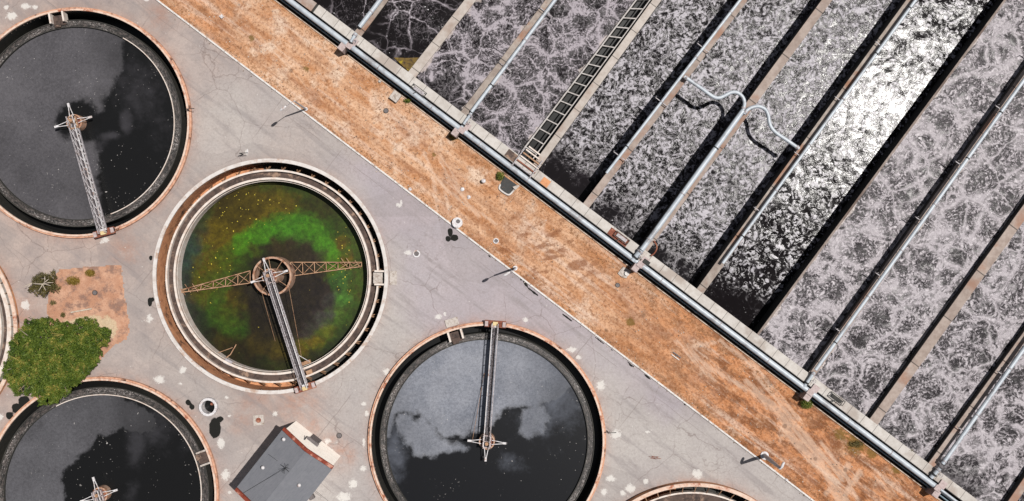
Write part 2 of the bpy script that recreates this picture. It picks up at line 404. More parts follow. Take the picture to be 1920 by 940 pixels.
def mat_foam(name, bg, mid, hi, base=0.2, s1=0.34, a1=0.9, w1=0.1, s2=1.0, a2=0.5, w2=0.12, fine=0.6, blotch=0.5, bs=1.6, crater=0.3, rough=0.35, frough=0.7, bump=0.5, bd=0.1, chop=0.0, seed=0.0, spec=0.4, speck=0.25, net=0.4, crack=0.0, edgev=0.0, cs=0.44, crand=0.9, fs=6.0):
    m = NT(name, rough, spec)
    p0 = m.vadd(m.pos, (seed * 13.7, seed * 7.3, seed * 0.37))
    wp = m.warp(0.4, 1.6, p0, 3); wp = m.warp(1.8, 0.35, wp, 4)
    wf = m.warp(4.0, 0.12, wp, 3)
    cov = m.attr('cov')
    v1 = m.vor(s1, wp, 'DISTANCE_TO_EDGE'); v2 = m.vor(s2, wp, 'DISTANCE_TO_EDGE'); v3 = m.vor(2.3, wf, 'DISTANCE_TO_EDGE')
    wn = m.math('MULTIPLY', m.ss(m.noise(0.45, p0, detail=3), 0.3, 0.7, 0.25, 1.8), w1)
    soft = lambda v, w_: m.math('POWER', m.math('SUBTRACT', 1.0, m.math('DIVIDE', v, w_), clamp=True), 1.6)
    fr = m.t.nodes.new('ShaderNodeMapping'); m.put(fr.inputs[0], m.warp(1.3, 0.45, m.warp(0.4, 0.9, p0, 3), 4)); fr.inputs['Rotation'].default_value = (0, 0, TC)
    v0 = m.vor(cs, fr.outputs[0], 'DISTANCE_TO_EDGE', rand=crand)
    dome = m.math('MULTIPLY', soft(v0, 0.2), m.math('MULTIPLY', m.ss(m.noise(0.6, m.vadd(p0, (1, 8, 2)), detail=3), 0.38, 0.6), edgev))
    vein1 = m.math('MAXIMUM', m.math('MULTIPLY', soft(v1, wn), a1), dome)
    vein2 = m.math('MULTIPLY', m.math('MULTIPLY', soft(v2, w2), a2), m.ss(m.noise(0.7, m.vadd(p0, (7, 3, 1)), detail=3), 0.35, 0.6))
    vein3 = m.math('MULTIPLY', soft(v3, 0.22), net)
    f1 = m.noise(fs, wf, detail=5, rough=0.7)
    ff = m.math('MULTIPLY', m.math('SUBTRACT', m.ss(f1, 0.4, 0.6), 0.5), fine)
    bl = m.math('MULTIPLY', m.math('SUBTRACT', m.ss(m.noise(bs, wp, detail=6, rough=0.62), 0.4, 0.6), 0.5), blotch)
    # dark craters where air wells up, ringed by ripples
    cell = m.vor(cs, fr.outputs[0], 'F1', rand=crand)
    ring = m.math('MULTIPLY', m.math('SINE', m.math('ADD', m.math('MULTIPLY', cell, 24.0 / cs * 0.44), m.math('MULTIPLY', f1, 5.0))), 0.2)
    cr = m.math('MULTIPLY', m.ss(m.math('ADD', cell, m.math('MULTIPLY', m.math('SUBTRACT', f1, 0.5), 0.7)), 0.42, 0.12), crater)
    t = m.math('ADD', m.math('ADD', base, ff), m.math('ADD', bl, m.math('MULTIPLY', ring, crater)))
    t = m.math('SUBTRACT', m.math('ADD', t, vein3), cr)
    if crack:
        v4 = m.vor(0.95, m.warp(2.2, 0.3, wp, 4), 'DISTANCE_TO_EDGE'); t = m.math('SUBTRACT', t, m.math('MULTIPLY', soft(v4, 0.12), crack))
    t = m.math('MAXIMUM', t, 0.0)
    t = m.math('MULTIPLY', t, m.ss(m.math('ADD', cov, m.math('MULTIPLY', m.math('SUBTRACT', f1, 0.5), 0.8)), 0.15, 0.95))
    vv = m.math('MULTIPLY', m.math('MAXIMUM', vein1, vein2), m.ss(cov, 0.05, 0.5))
    tot = m.math('ADD', t, m.math('MULTIPLY', vv, m.math('ADD', 0.6, m.math('MULTIPLY', f1, 0.8))))
    edge = m.ss(m.math('ADD', m.attr('crust'), m.math('MULTIPLY', m.math('SUBTRACT', m.noise(0.8, detail=5), 0.5), 1.7)), 0.52, 0.62)
    c = m.mix(m.ss(tot, 0.0, 0.5), bg, mid); c = m.mix(m.ss(tot, 0.4, 1.0), c, hi)
    sp = m.vor(2.6, wf, 'F1'); spm = m.math('MULTIPLY', m.ss(sp, 0.14, 0.07), m.ss(m.noise(0.8, p0, detail=2), 0.45, 0.6))
    c = m.mix(m.math('MULTIPLY', spm, speck), c, col(240, 238, 240))
    c = m.mix(m.math('MULTIPLY', edge, 0.7), c, col(206, 192, 186))
    m.base(c); m.rough(m.ss(tot, 0.02, 0.5, rough, frough)); m.put(m.b.inputs['Specular IOR Level'], m.ss(tot, 0.03, 0.28, spec * 0.22, spec))
    h = m.math('ADD', m.math('MULTIPLY', f1, 0.8), m.math('MULTIPLY', tot, 0.35))
    if chop:
        ch = m.vor(1.1, wp, 'SMOOTH_F1'); ch2 = m.vor(2.9, wf, 'F1')
        h = m.math('ADD', h, m.math('ADD', m.math('MULTIPLY', ch, chop * 2.2), m.math('MULTIPLY', ch2, chop)))
    h = m.math('MULTIPLY', h, m.ss(cov, 0.15, 0.75, 0.02, 1.0))
    m.bump(h, bump, bd)
    return m.m

def mat_clar(name, foam_lo, foam_hi, black=(0.0048, 0.0048, 0.005, 1), seed=0, streak=0.35, soft=(0.42, 0.56)):
    m = NT(name, 0.4, 0.22)
    p0 = m.vadd(m.pos, (seed * 9.1, seed * 4.3, 0))
    wp = m.warp(0.22, 5.0, p0, 4)
    nz = m.math('SUBTRACT', m.noise(1.0, m.warp(0.6, 1.2, p0, 5), detail=10, rough=0.68), 0.5)
    cov = m.ss(m.math('ADD', m.attr('cov'), m.math('MULTIPLY', nz, 0.95)), *soft)
    hz_ = m.ss(m.math('ADD', m.attr('haze'), m.math('MULTIPLY', nz, 1.0)), 0.1, 1.0)
    ff = m.mix(m.ss(m.noise(0.22, wp, detail=7, rough=0.55), 0.3, 0.7), foam_lo, foam_hi)
    gr = m.noise(4.5, p0, detail=8, rough=0.9)
    ff = m.mix(m.math('MULTIPLY', m.ss(gr, 0.42, 0.66), streak), ff, tuple(min(1, x * 2.1) for x in foam_hi[:3]) + (1,))
    ff = m.mix(m.math('MULTIPLY', m.ss(gr, 0.5, 0.34), 0.4), ff, tuple(x * 0.5 for x in foam_lo[:3]) + (1,))
    ff = m.mix(m.attr('lum'), tuple(x * 0.32 for x in foam_lo[:3]) + (1,), ff)
    a = m.mix(hz_, black, tuple(x * 0.75 for x in foam_lo[:3]) + (1,))
    a = m.mix(cov, a, ff)
    for s_, th, am in ((1.25, 0.075, 0.7), (2.6, 0.13, 0.4), (0.6, 0.05, 0.85)):
        v = m.vor(s_, m.warp(1.1, 1.1, p0), 'F1')
        g = m.ss(m.noise(0.35, m.vadd(p0, (s_ * 30, 0, 0)), detail=3), 0.46, 0.62)
        a = m.mix(m.math('MULTIPLY', m.math('MULTIPLY', m.ss(v, th, th * 0.5), g), am), a, col(226, 220, 216))
    m.base(a); m.rough(m.ss(cov, 0, 1, 0.28, 0.75)); m.bump(m.noise(4, p0, detail=4), 0.05, 0.03)
    return m.m
M['blackwater'] = NT('black_channel_water', 0.3, 0.22).base((0.004, 0.004, 0.004, 1)).m
def mat_launder(c):
    m = NT('launder_scum', 0.5, 0.3)
    sx = m.t.nodes.new('ShaderNodeSeparateXYZ'); m.t.links.new(m.vsub(m.pos, (c.x, c.y, 0)), sx.inputs[0])
    an = m.math('ARCTAN2', sx.outputs[1], sx.outputs[0]); rr = m.math('SQRT', m.math('ADD', m.math('POWER', sx.outputs[0], 2.0), m.math('POWER', sx.outputs[1], 2.0)))
    def vec(ka, kr): return m.n('ShaderNodeCombineXYZ', {0: m.math('MULTIPLY', m.math('COSINE', an), ka), 1: m.math('MULTIPLY', m.math('SINE', an), ka), 2: m.math('MULTIPLY', rr, kr)})
    n1 = m.noise(1.0, vec(22, 7), detail=7, rough=0.75); n2 = m.noise(1.0, vec(55, 12), detail=6, rough=0.8); big = m.noise(1.0, vec(3, 1.5), detail=4)
    a = m.mix(m.ss(n1, 0.42, 0.66), (0.008, 0.0075, 0.007, 1), col(104, 94, 90))
    a = m.mix(m.math('MULTIPLY', m.ss(n2, 0.5, 0.66), m.ss(big, 0.4, 0.62)), a, col(214, 206, 202))
    m.base(a); m.bump(n1, 0.5, 0.06); return m.m
def mat_algae():
    m = NT('algae_water', 0.35, 0.22)
    c = m.attr('paint', out='Color')
    g = m.noise(2.6, m.warp(1.2, 0.9), detail=9, rough=0.85)
    c = m.mix(m.math('MULTIPLY', m.ss(g, 0.38, 0.62), 0.7), c, m.mix(1.0, c, (0.35, 0.35, 0.35, 1), 'MULTIPLY'))
    c = m.mix(m.math('MULTIPLY', m.ss(m.noise(14, detail=4, rough=0.8), 0.55, 0.75), 0.35), c, m.mix(1.0, c, (0.05, 0.045, 0.01, 1), 'ADD'))
    for s_, th, am, kk in ((1.5, 0.1, 0.95, 0.35), (2.6, 0.16, 0.8, 0.45), (0.7, 0.05, 0.9, 0.3)):
        v = m.vor(s_, m.warp(3, 0.3), 'F1')
        gg = m.ss(m.math('ADD', m.attr('dots'), m.math('MULTIPLY', m.math('SUBTRACT', m.noise(0.8, m.vadd(m.pos, (s_ * 30, 0, 0)), detail=4), 0.5), 1.5)), kk - .1, kk + 0.2)
        c = m.mix(m.math('MULTIPLY', m.math('MULTIPLY', m.ss(v, th, th * 0.5), gg), am), c, col(244, 222, 84))
    m.base(c); m.bump(m.noise(3, detail=4), 0.05, 0.03); return m.m
M['algae'] = mat_algae()
def mat_roof():
    m = NT('grey_roofing_felt', 0.75, 0.3)
    d = m.math('MULTIPLY', m.dot((0.77, -0.63, 0)), 2.1)   # sheet seams run down the slope
    fr = m.math('ABSOLUTE', m.math('SUBTRACT', m.math('FRACT', m.math('ADD', d, 100.0)), 0.5))
    a = m.mix(m.noise(1.2, detail=7, rough=0.7), col(112, 114, 120), col(138, 138, 144))
    a = m.mix(m.math('MULTIPLY', m.ss(m.noise(14, m.frame(math.radians(49), 1, 0.15), detail=5, rough=0.8), 0.45, 0.65), 0.4), a, col(100, 102, 112))
    a = m.mix(m.math('MULTIPLY', m.ss(fr, 0.47, 0.5), 0.3), a, col(80, 80, 90)); m.base(a); m.bump(m.noise(20), 0.15, 0.02); return m.m
M['roof'] = mat_roof()
def mat_plot():
    m = NT('bare_pink_soil', 1.0, 0.05)
    a = m.mix(m.ss(m.noise(0.8, detail=8, rough=0.7), 0.35, 0.62), col(222, 176, 148), col(200, 150, 122))
    a = m.mix(m.math('MULTIPLY', m.ss(m.noise(0.9, m.vadd(m.pos, (4, 9, 0)), detail=9, rough=0.75), 0.48, 0.62), 0.75), a, col(136, 112, 104))
    a = m.mix(m.math('MULTIPLY', m.ss(m.math('ADD', m.attr('pale'), m.math('MULTIPLY', m.math('SUBTRACT', m.noise(1.6, detail=8, rough=0.75), 0.5), 1.6)), 0.3, 0.6), 0.8), a, col(226, 206, 172))
    a = m.mix(m.math('MULTIPLY', m.ss(m.noise(8, detail=7, rough=0.8), 0.48, 0.66), 0.5), a, col(150, 104, 84))
    m.base(a); m.bump(m.noise(6, detail=8, rough=0.75), 0.6, 0.08); return m.m
M['plot'] = mat_plot()

# ------------------------------------------------------------ ground
TANKS = dict(A=((141, 230), 217), B=((506.7, 518.5), 221), C=((913, 828), 224), D=((188, 928), 221), E=((-189, 620), 221), F=((1302, 1127), 221))
RIMZ = dict(A=0.45, B=0.35, C=0.5, D=0.45, E=0.5, F=0.9)
TC_W = {k: (P(c[0], c[1], RIMZ[k]), r * S * (H - RIMZ[k]) / H) for k, (c, r) in TANKS.items()}

K0 = P(517, 170); K1 = P(1474, 900)
G0 = P(517, 2.6); G1 = P(1474, 722.3)        # edging kerb beside the channel
def paving():
    ds = 0.16
    s = np.arange(-62, 62, ds); q = np.arange(0, 58, ds)
    ss_, qq = np.meshgrid(s, q, indexing='ij')
    o = (K0 + K1) / 2
    x = o.x + tk.x * ss_ - nk.x * (qq + 0.05); y = o.y + tk.y * ss_ - nk.y * (qq + 0.05)
    px, py = PX(x, y)
    z = np.zeros_like(x)
    white = np.full(x.shape, -1.0)
    W = [(198, 450, 9, 8), (22, 30, 15, 10), (48, 12, 12, 8), (66, 14, 8, 6), (12, 14, 7, 6), (47, 572, 12, 12), (280, 597, 9, 10), (299, 712, 14, 10), (343, 694, 9, 9), (338, 720, 6, 3), (414, 832, 10, 14), (423, 891, 11, 14), (431, 924, 6, 4),
         (516, 776, 7, 7), (1126, 723, 12, 13), (1155, 815, 13, 12), (748, 385, 8, 5), (752, 380, 3, 7), (765, 474, 10, 7), (822, 594, 10, 6), (834, 589, 4, 5), (985, 600, 7, 6), (1145, 897, 12, 8), (1182, 916, 13, 11), (1168, 925, 8, 8), (1211, 903, 7, 7),
         (1308, 889, 13, 12), (1133, 923, 9, 9), (688, 777, 6, 8), (682, 757, 8, 5), (682, 830, 4, 12), (681, 878, 8, 8), (662, 908, 11, 12), (645, 932, 18, 12), (724, 697, 9, 9), (1072, 656, 12, 7), (1085, 670, 8, 6), (480, 8, 1, 1), (614, 828, 9, 7), (622, 845, 6, 4), (430, 780, 5, 4), (368, 781, 3, 2), (463, 285, 5, 8), (425, 745, 5, 4), (1215, 810, 8, 3), (1, 782, 7, 9), (275, 0, 8, 4), (190, 455, 5, 4)]
    for (a, b, c, d) in W:
        white = np.maximum(white, 1 - np.hypot((px - a) / (c * 1.25), (py - b) / (d * 1.25)))
    wx = (vnoise(px / 6, py / 6) - .5) * 6; wy = (vnoise(px / 6 + 40, py / 6 + 9) - .5) * 6
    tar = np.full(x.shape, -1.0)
    for (a, b, c, d) in [(844, 436, 5, 8), (852, 446, 8, 7), (840, 448, 6, 6), (403, 803, 12, 21), (413, 786, 7, 5), (353, 755, 6, 6), (360, 763, 6, 6), (283, 484, 4, 5.5), (281, 566, 5, 9), (286, 562, 4, 5), (45, 752, 12, 10), (32, 766, 11, 11), (18, 780, 8, 8)]:  # dark stains; the last entries paint the shadow near the tree
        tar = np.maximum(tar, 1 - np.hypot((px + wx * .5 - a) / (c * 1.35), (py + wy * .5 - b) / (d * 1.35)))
    for (a, b, L) in [(892, 455, 12), (905, 468, 5), (918, 481, 6), (955, 511, 7), (978, 525, 10), (985, 531, 8), (1000, 548, 18), (1125, 640, 14), (1146, 657, 13), (1183, 685, 14), (1214, 707, 8), (1284, 758, 4), (1064, 596, 16)]:
        u = (px - a) * tk.x - (py - b) * tk.y * 1; u = (px - a) * tk.x + (py - b) * (-tk.y); v = -(px - a) * tk.y * -1 * 0 + ((px - a) * (tk.y) + (py - b) * tk.x)
        tar = np.maximum(tar, 1 - np.hypot(u / (L * 1.3), v / 2.6) + (vnoise(px / 4, py / 4, 2) - .5) * .8)
    # rust halo round the tanks, warm tint to the left
    rust = np.zeros_like(x)
    hole = np.zeros(x.shape, bool)
    for k, (c, r) in TC_W.items():
        d = np.hypot(x - c.x, y - c.y) - r
        rust = np.maximum(rust, np.exp(-np.clip(d, 0, 99) / 0.45) * (0.25 if k == 'B' else 0.6))
        hole |= d < -0.16
    wq = P(393, 762); hole |= np.hypot(x - wq.x, y - wq.y) < 0.74
    for (a, b, c) in [(637, 848, 20), (622, 835, 18), (585, 800, 14), (475, 750, 26), (560, 755, 30), (655, 855, 12), (450, 790, 18), (350, 790, 20), (300, 30, 20), (40, 590, 26), (235, 470, 24)]:
        rust = np.maximum(rust, 0.75 * np.exp(-((px - a) ** 2 + (py - b) ** 2) / (2 * c * c)))
    warm = np.clip(1.25 - (px + 0.15 * py) / 640 + (vnoise(px / 90, py / 90) - .5) * 0.9, 0, 1) * 0.9
    warm = np.maximum(warm, np.clip(0.9 - np.hypot(px - 520, py - 770) / 160, 0, 1))
    dk = sdf(px, py, [(640, 300), (740, 300), (1080, 560), (1320, 770), (1250, 790), (1080, 640), (860, 700), (760, 600), (740, 480), (690, 370)])
    lav = np.clip(0.5 + dk / 60 + (vnoise(px / 50, py / 50) - .5) * 1.0, 0, 1)
    keep = ~hole
    f = grid_faces(len(s), len(q)); kf = keep.ravel()[f].any(1)
    inplot = (sdf(px, py, PLOT) > 6).ravel()
    kf &= ~inplot[f].all(1)
    z = (vnoise(px / 60, py / 60) - .5) * 0.02
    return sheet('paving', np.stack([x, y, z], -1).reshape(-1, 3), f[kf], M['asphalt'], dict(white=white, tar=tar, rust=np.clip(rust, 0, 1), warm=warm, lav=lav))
PLOT = [(112, 506), (170, 500), (227, 498), (231, 530), (238, 585), (243, 620), (240, 636), (215, 648), (175, 690), (130, 680), (95, 640), (88, 580), (92, 530)]
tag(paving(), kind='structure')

def plotbed():
    xs = np.arange(78, 252, 2.5); ys = np.arange(490, 700, 2.5)
    X, Y = np.meshgrid(xs, ys, indexing='ij'); s_ = sdf(X + (vnoise(X / 9, Y / 9) - .5) * 8, Y, PLOT)
    f = grid_faces(len(xs), len(ys)); k = (s_.ravel() > -1.5)[f].all(1)
    z = np.clip(s_ / 14, 0, 1) * 0.1 + (vnoise(X / 8, Y / 8) - .5) * 0.07 + 0.012
    pale = np.clip(1 - np.hypot((X - 180) / 50, (Y - 605) / 26), 0, 1) + np.clip(1 - np.hypot((X - 205) / 26, (Y - 622) / 26), 0, 1) + np.clip(1 - np.hypot((X - 140) / 46, (Y - 608) / 16), 0, 1)
    return sheet('soil', np.stack([(X - 960) * S, (470 - Y) * S, z], -1).reshape(-1, 3), f[k], M['plot'], dict(pale=pale))
tag(plotbed(), kind='structure')

def straw():
    n = 66; m_ = 760
    t = np.linspace(-1.2, 2.15, m_); u = np.linspace(0, 1, n)
    T, U = np.meshgrid(t, u, indexing='ij')
    ax = K0.x + (K1.x - K0.x) * T; ay = K0.y + (K1.y - K0.y) * T; bx = G0.x + (G1.x - G0.x) * T; by = G0.y + (G1.y - G0.y) * T
    # match the two lines perpendicular to the road
    sh = 6.1
    bx = bx + tc.x * 4.15; by = by + tc.y * 4.15
    x = ax + (bx - ax) * U; y = ay + (by - ay) * U
    px, py = PX(x, y)
    track = np.full(x.shape, -1.0)
    for pts, wd, am in [([(795, 285), (812, 330), (850, 365), (900, 405)], 4, .8), ([(812, 330), (820, 400)], 4, .9), ([(822, 296), (845, 340), (880, 385), (930, 420)], 3.5, .8), ([(835, 360), (842, 400)], 4, .8), ([(826, 290), (850, 330), (872, 372)], 3, .7),
                    ([(1400, 715), (1475, 790), (1530, 850), (1590, 945)], 5, 1), ([(1415, 735), (1460, 770), (1480, 815), (1560, 900), (1575, 945)], 8, 1.0), ([(1415, 700), (1480, 780), (1540, 850), (1580, 900)], 4, 1), ([(1590, 872), (1575, 900), (1550, 925)], 5, 1), ([(1612, 886), (1590, 920), (1575, 945)], 5, 1), ([(1470, 790), (1500, 830), (1530, 845)], 4, .7),
                    ([(1540, 830), (1590, 900), (1610, 945)], 4, .9), ([(1270, 640), (1330, 690), (1420, 740)], 6, .8), ([(1280, 655), (1340, 715)], 4, .8), ([(1300, 650), (1350, 640), (1420, 690), (1500, 790)], 5, .8), ([(600, 20), (700, 130), (820, 240)], 4, .5), ([(480, 60), (580, 170), (700, 250)], 4, .4), ([(930, 470), (1010, 530), (1120, 600)], 3.5, .5)]:
        track = np.maximum(track, am - segd(px, py, pts) / wd * 0.55)
    pl = np.clip(1 - np.hypot((px - 1660) / 55, (py - 905) / 32), 0, 1) * 1.0
    track = np.maximum(track, pl * .55 - .05)
    deep = np.clip((px - 1050) / 330, 0, 1) * 0.95 + np.clip(1 - np.hypot((px - 370) / 150, (py - 30) / 90), 0, 1) * 0.7 + np.clip(1 - np.hypot((px - 960) / 110, (py - 470) / 60), 0, 1) * 0.5
    ripple = np.clip(1 - np.hypot((px - 1030) / 200, (py - 470) / 130), 0, 1) * 1.6
    green = np.full(x.shape, -1.0)
    for (a, b, r) in [(1605, 832, 28), (1575, 815, 16), (1182, 604, 12), (574, 130, 8), (814, 290, 6), (1635, 850, 14), (850, 255, 14), (1395, 650, 10), (472, 72, 8), (1680, 880, 12)]:
        green = np.maximum(green, 1 - np.hypot(px - a, py - b) / r / 1.3)
    z = 0.02 + (vnoise(px / 14, py / 14) - .5) * 0.16 + (vnoise(px / 4, py / 4) - .5) * 0.05 - np.clip(track, 0, 1) * 0.05
    z = np.where(U < 0.03, 0.02, z); z = np.where(U > 0.97, 0.03, z)
    return sheet('dry_grass', np.stack([x, y, z], -1).reshape(-1, 3), grid_faces(m_, n), M['grass'], dict(track=track, deep=np.clip(deep, 0, 1), ripple=np.clip(ripple, 0, 1), green=green))
tag(straw(), kind='structure')
# the yard beyond the detailed sheets
mb = MB(); R_ = 400
mb.add([(-R_, -R_, -4.5), (R_, -R_, -4.5), (R_, R_, -4.5), (-R_, R_, -4.5)], [(0, 1, 2, 3)]); tag(mb.build('ground', M['soil']), kind='structure')
def skirt():   # outer yard at road level, beyond the detailed sheets
    mb = MB(); o = (K0 + K1) / 2
    def q(s0, s1, a, b):
        mb.add([(o + tk * s0 - nk * a) + Vector((0, 0, -.012)), (o + tk * s1 - nk * a) + Vector((0, 0, -.012)), (o + tk * s1 - nk * b) + Vector((0, 0, -.012)), (o + tk * s0 - nk * b) + Vector((0, 0, -.012))], [(0, 1, 2, 3)])
    q(-300, 300, 57.9, 300); q(-300, -61.9, 0, 57.9); q(61.8, 300, 0, 57.9)
    tag(mb.build('terrain', M['asphalt']), kind='structure')
skirt()

# kerbs: long thin things
def stripe(name, a, b, wpx, z0, z1, mat, jl=3.0):
    mb = MB(); a = Vector(a); b = Vector(b); L = (b - a).length; d = (b - a) / L; n_ = int(L / jl)
    for i in range(n_):
        p = a + d * (i * jl + 0.012); q = a + d * ((i + 1) * jl - 0.012)
        mb.box((p + q) / 2 + Vector((0, 0, (z0 + z1) / 2)), d, (q - p).length / 2, wpx * S / 2, (z1 - z0) / 2)
    return mb.build(name, mat, bevel=0.012)
tag(stripe('road_kerb', K0 - tk * 45, K1 + tk * 45, 3.2, -0.1, 0.13, M['kerb']), 'long white kerb between the grey road and the dry orange grass', 'kerb')
tag(stripe('edging_kerb', G0 - tc * 40 + nc * .05, G1 + tc * 45 + nc * .05, 2.6, -0.5, 0.14, M['creamkerb'], 4.0), 'thin cream concrete edging between the dry grass and the shaded gutter under the pipes', 'kerb')

# ------------------------------------------------------------ aeration basins
DECK = 1.2
def chan(px, perp, z):      # point on the channel line at column px, perp pixels towards the basins
    y = 471 + (px - 1140) * 0.752
    return P(px + perp * nc.x, y - perp * nc.y, z)
def chan_band(p0, p1, x0=300, x1=2150):
    a, b = chan(x0, p0, 0), chan(x1, p0, 0); c, d = chan(x1, p1, 0), chan(x0, p1, 0)
    return a, b, c, d
# gutter floor under the pipes
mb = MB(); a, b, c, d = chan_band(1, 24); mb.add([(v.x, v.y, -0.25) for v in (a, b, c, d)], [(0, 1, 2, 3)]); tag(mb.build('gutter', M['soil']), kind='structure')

# walls: (x0,y0)-(x1,y1) photo line at deck height, width px
def ext(a, b, k): return (b[0] + (b[0] - a[0]) * k, b[1] + (b[1] - a[1]) * k)
WALLS = [((668, 68), (719, 0), 15, 'wallconc'), ((770, 143), (882, 0), 17, 'conc2'), ((873, 211), (1033, 0), 16, 'wallconc'), ((1014, 300), (1232, 0), 14, 'conc2'),
         ((1098, 387), (1394, 0), 14, 'wallorange'), ((1200, 478), (1551, 0), 16, 'wallorange'), ((1315, 543), (1709, 0), 15, 'wallconc'), ((1418, 632), (1885, 0), 4, 'crust'),
         ((1524, 699), (1921, 141), 13, 'wallorange'), ((1640, 789), (1920, 399), 18, 'wallorange'), ((1746, 873), (1921, 632), 13, 'wallorange'), ((1875, 975), (1925, 902), 14, 'wallorange')]
M['conc2'] = concrete('pale_wall_concrete', col(214, 204, 196), col(190, 178, 168), col(176, 152, 138), 3.0, nc, jw=0.02)
M['crust'] = concrete('crusted_wall_edge', col(172, 158, 150), col(132, 116, 108), col(110, 92, 84))
DESC = ['concrete dividing wall carrying a pale pipe in the upper left corner of the basins', 'plain pale concrete dividing wall between the black pool and the first foamy lane', 'concrete dividing wall with a pale pipe, second wall left of the laddered channel',
        'pale concrete walkway wall along the right side of the laddered channel', 'brown stained dividing wall where the curved pipes start, first right of the laddered channel', 'dividing wall under the joint where the two curved pipes meet', 'dividing wall where the curved pipes end, left of the white glare lane',
        'thin crusted wall without a pipe between the glare lane and the mauve foam lanes', 'brown dividing wall with a pale pipe, first right of the thin crusted wall', 'wide brown dividing wall without a pipe among the mauve foam lanes', 'narrow brown wall beside a pale pipe near the lower right corner', 'dividing wall in the extreme lower right corner of the photo']
WW = []
for i, (a, b, wd, mt) in enumerate(WALLS):
    e = ext(a, b, 0.0); L = math.hypot(b[0] - a[0], b[1] - a[1]); k = 380 / L if i < 8 else 520 / L
    far = ext(a, b, k); near = ext(b, a, 14 / L)
    zt = DECK if i != 7 else 1.0
    A = P(near[0], near[1], zt); B = P(far[0], far[1], zt); WW.append((A, B, wd * S))
    o = MB(); c0 = (A + B) / 2; d = B - A
    if i == 7: d = Vector((d.x, d.y, 0))
    o.box(Vector((c0.x, c0.y, (zt - 3.6) / 2)), Vector((d.x, d.y, 0)), d.length / 2, wd * S / 2 - 0.03, (zt - 0.12 + 3.6) / 2 )
    cap = MB().box(Vector((c0.x, c0.y, zt - 0.06)), Vector((d.x, d.y, 0)), d.length / 2, wd * S / 2, 0.06)
    t = empty('dividing_wall', (A.x, A.y, 0), DESC[i], 'wall', 'dividing walls between the aeration lanes')
    o.build('wall_body', M['darkconc'], t); cap.build('wall_cap', M[mt], t, bevel=0.015)

# walkway along the basins and its outer wall
bandA = chan(300, 42, 0)
def strip_prism(p0, p1, z0, z1, x0=300, x1=2150):
    a, b, c, d = chan_band(p0, p1, x0, x1); return MB().prism([(v.x, v.y) for v in (a, b, c, d)], z0, z1)
t = empty('walkway', chan(520, 24, 0), 'long pale concrete walkway of slabs along the near ends of the foamy basins', 'walkway')
strip_prism(23.5, 40.5, -3.6, DECK - 0.18).build('retaining_wall', M['darkconc'], t)
strip_prism(22.5, 41.5, DECK - 0.175, DECK + 0.005, 578, 2150).build('slab', M['conc'], t, bevel=0.02)
strip_prism(22.8, 41.2, DECK - 0.175, DECK - 0.02, 300, 574).build('slab', M['wallorange'], t, bevel=0.02)
strip_prism(22.6, 23.6, DECK + 0.006, DECK + 0.05, 578, 2150).build('edge_rail', M['dark'], t)

# water lanes
def lane_pts(i):
    """edges of lane between wall i-1 and wall i, at deck height"""
    return WW[i - 1], WW[i]
FO = {}
FO['dark'] = mat_foam('black_aeration_water', (0.005, 0.004, 0.0045, 1), col(98, 90, 96), col(190, 182, 188), base=-.04, a1=.75, w1=.05, a2=.3, w2=.06, fine=.5, blotch=.35, net=.3, crater=.12, bump=.1, seed=1, speck=1.0, spec=.2, cs=.16)
FO['left'] = mat_foam('veined_foam_water', (0.0065, 0.005, 0.006, 1), col(84, 77, 82), col(180, 171, 178), base=.04, a1=.9, w1=.06, s2=1.05, a2=.6, w2=.12, fine=.85, blotch=.3, net=.42, crater=.35, edgev=1.0, bump=.25, rough=.25, frough=.6, seed=2, spec=.25, cs=.42)
FO['mid'] = mat_foam('choppy_foam_water', (0.007, 0.006, 0.0068, 1), col(92, 86, 92), col(180, 175, 183), base=.15, s1=.4, a1=.35, w1=.08, a2=.25, fine=1.35, blotch=.75, bs=1.1, net=.25, crater=.7, edgev=.15, bump=.2, chop=.06, rough=.14, frough=.4, seed=3, speck=.9, spec=.22, cs=.8, crand=.6, fs=3.2)
FO['glare'] = mat_foam('glinting_choppy_water', (0.0045, 0.0035, 0.004, 1), col(76, 71, 76), col(170, 166, 174), base=.2, s1=.4, a1=.2, a2=.1, fine=1.3, blotch=.5, bs=1.0, net=.2, crater=.75, crack=1.6, bump=.1, chop=.08, rough=.12, frough=.28, seed=4, speck=.5, spec=.165, cs=.8, crand=.6, fs=3.4)
FO['right'] = mat_foam('thick_mauve_foam', (0.009, 0.007, 0.0085, 1), col(106, 98, 103), col(186, 178, 183), base=.2, s1=.24, a1=.9, w1=.06, s2=.9, a2=.3, w2=.12, fine=.95, blotch=.25, bs=.9, net=.24, crater=.55, edgev=1.0, bump=.4, rough=.3, frough=.42, seed=5, chop=.06, spec=.35, speck=.8, cs=.38, fs=4.2)

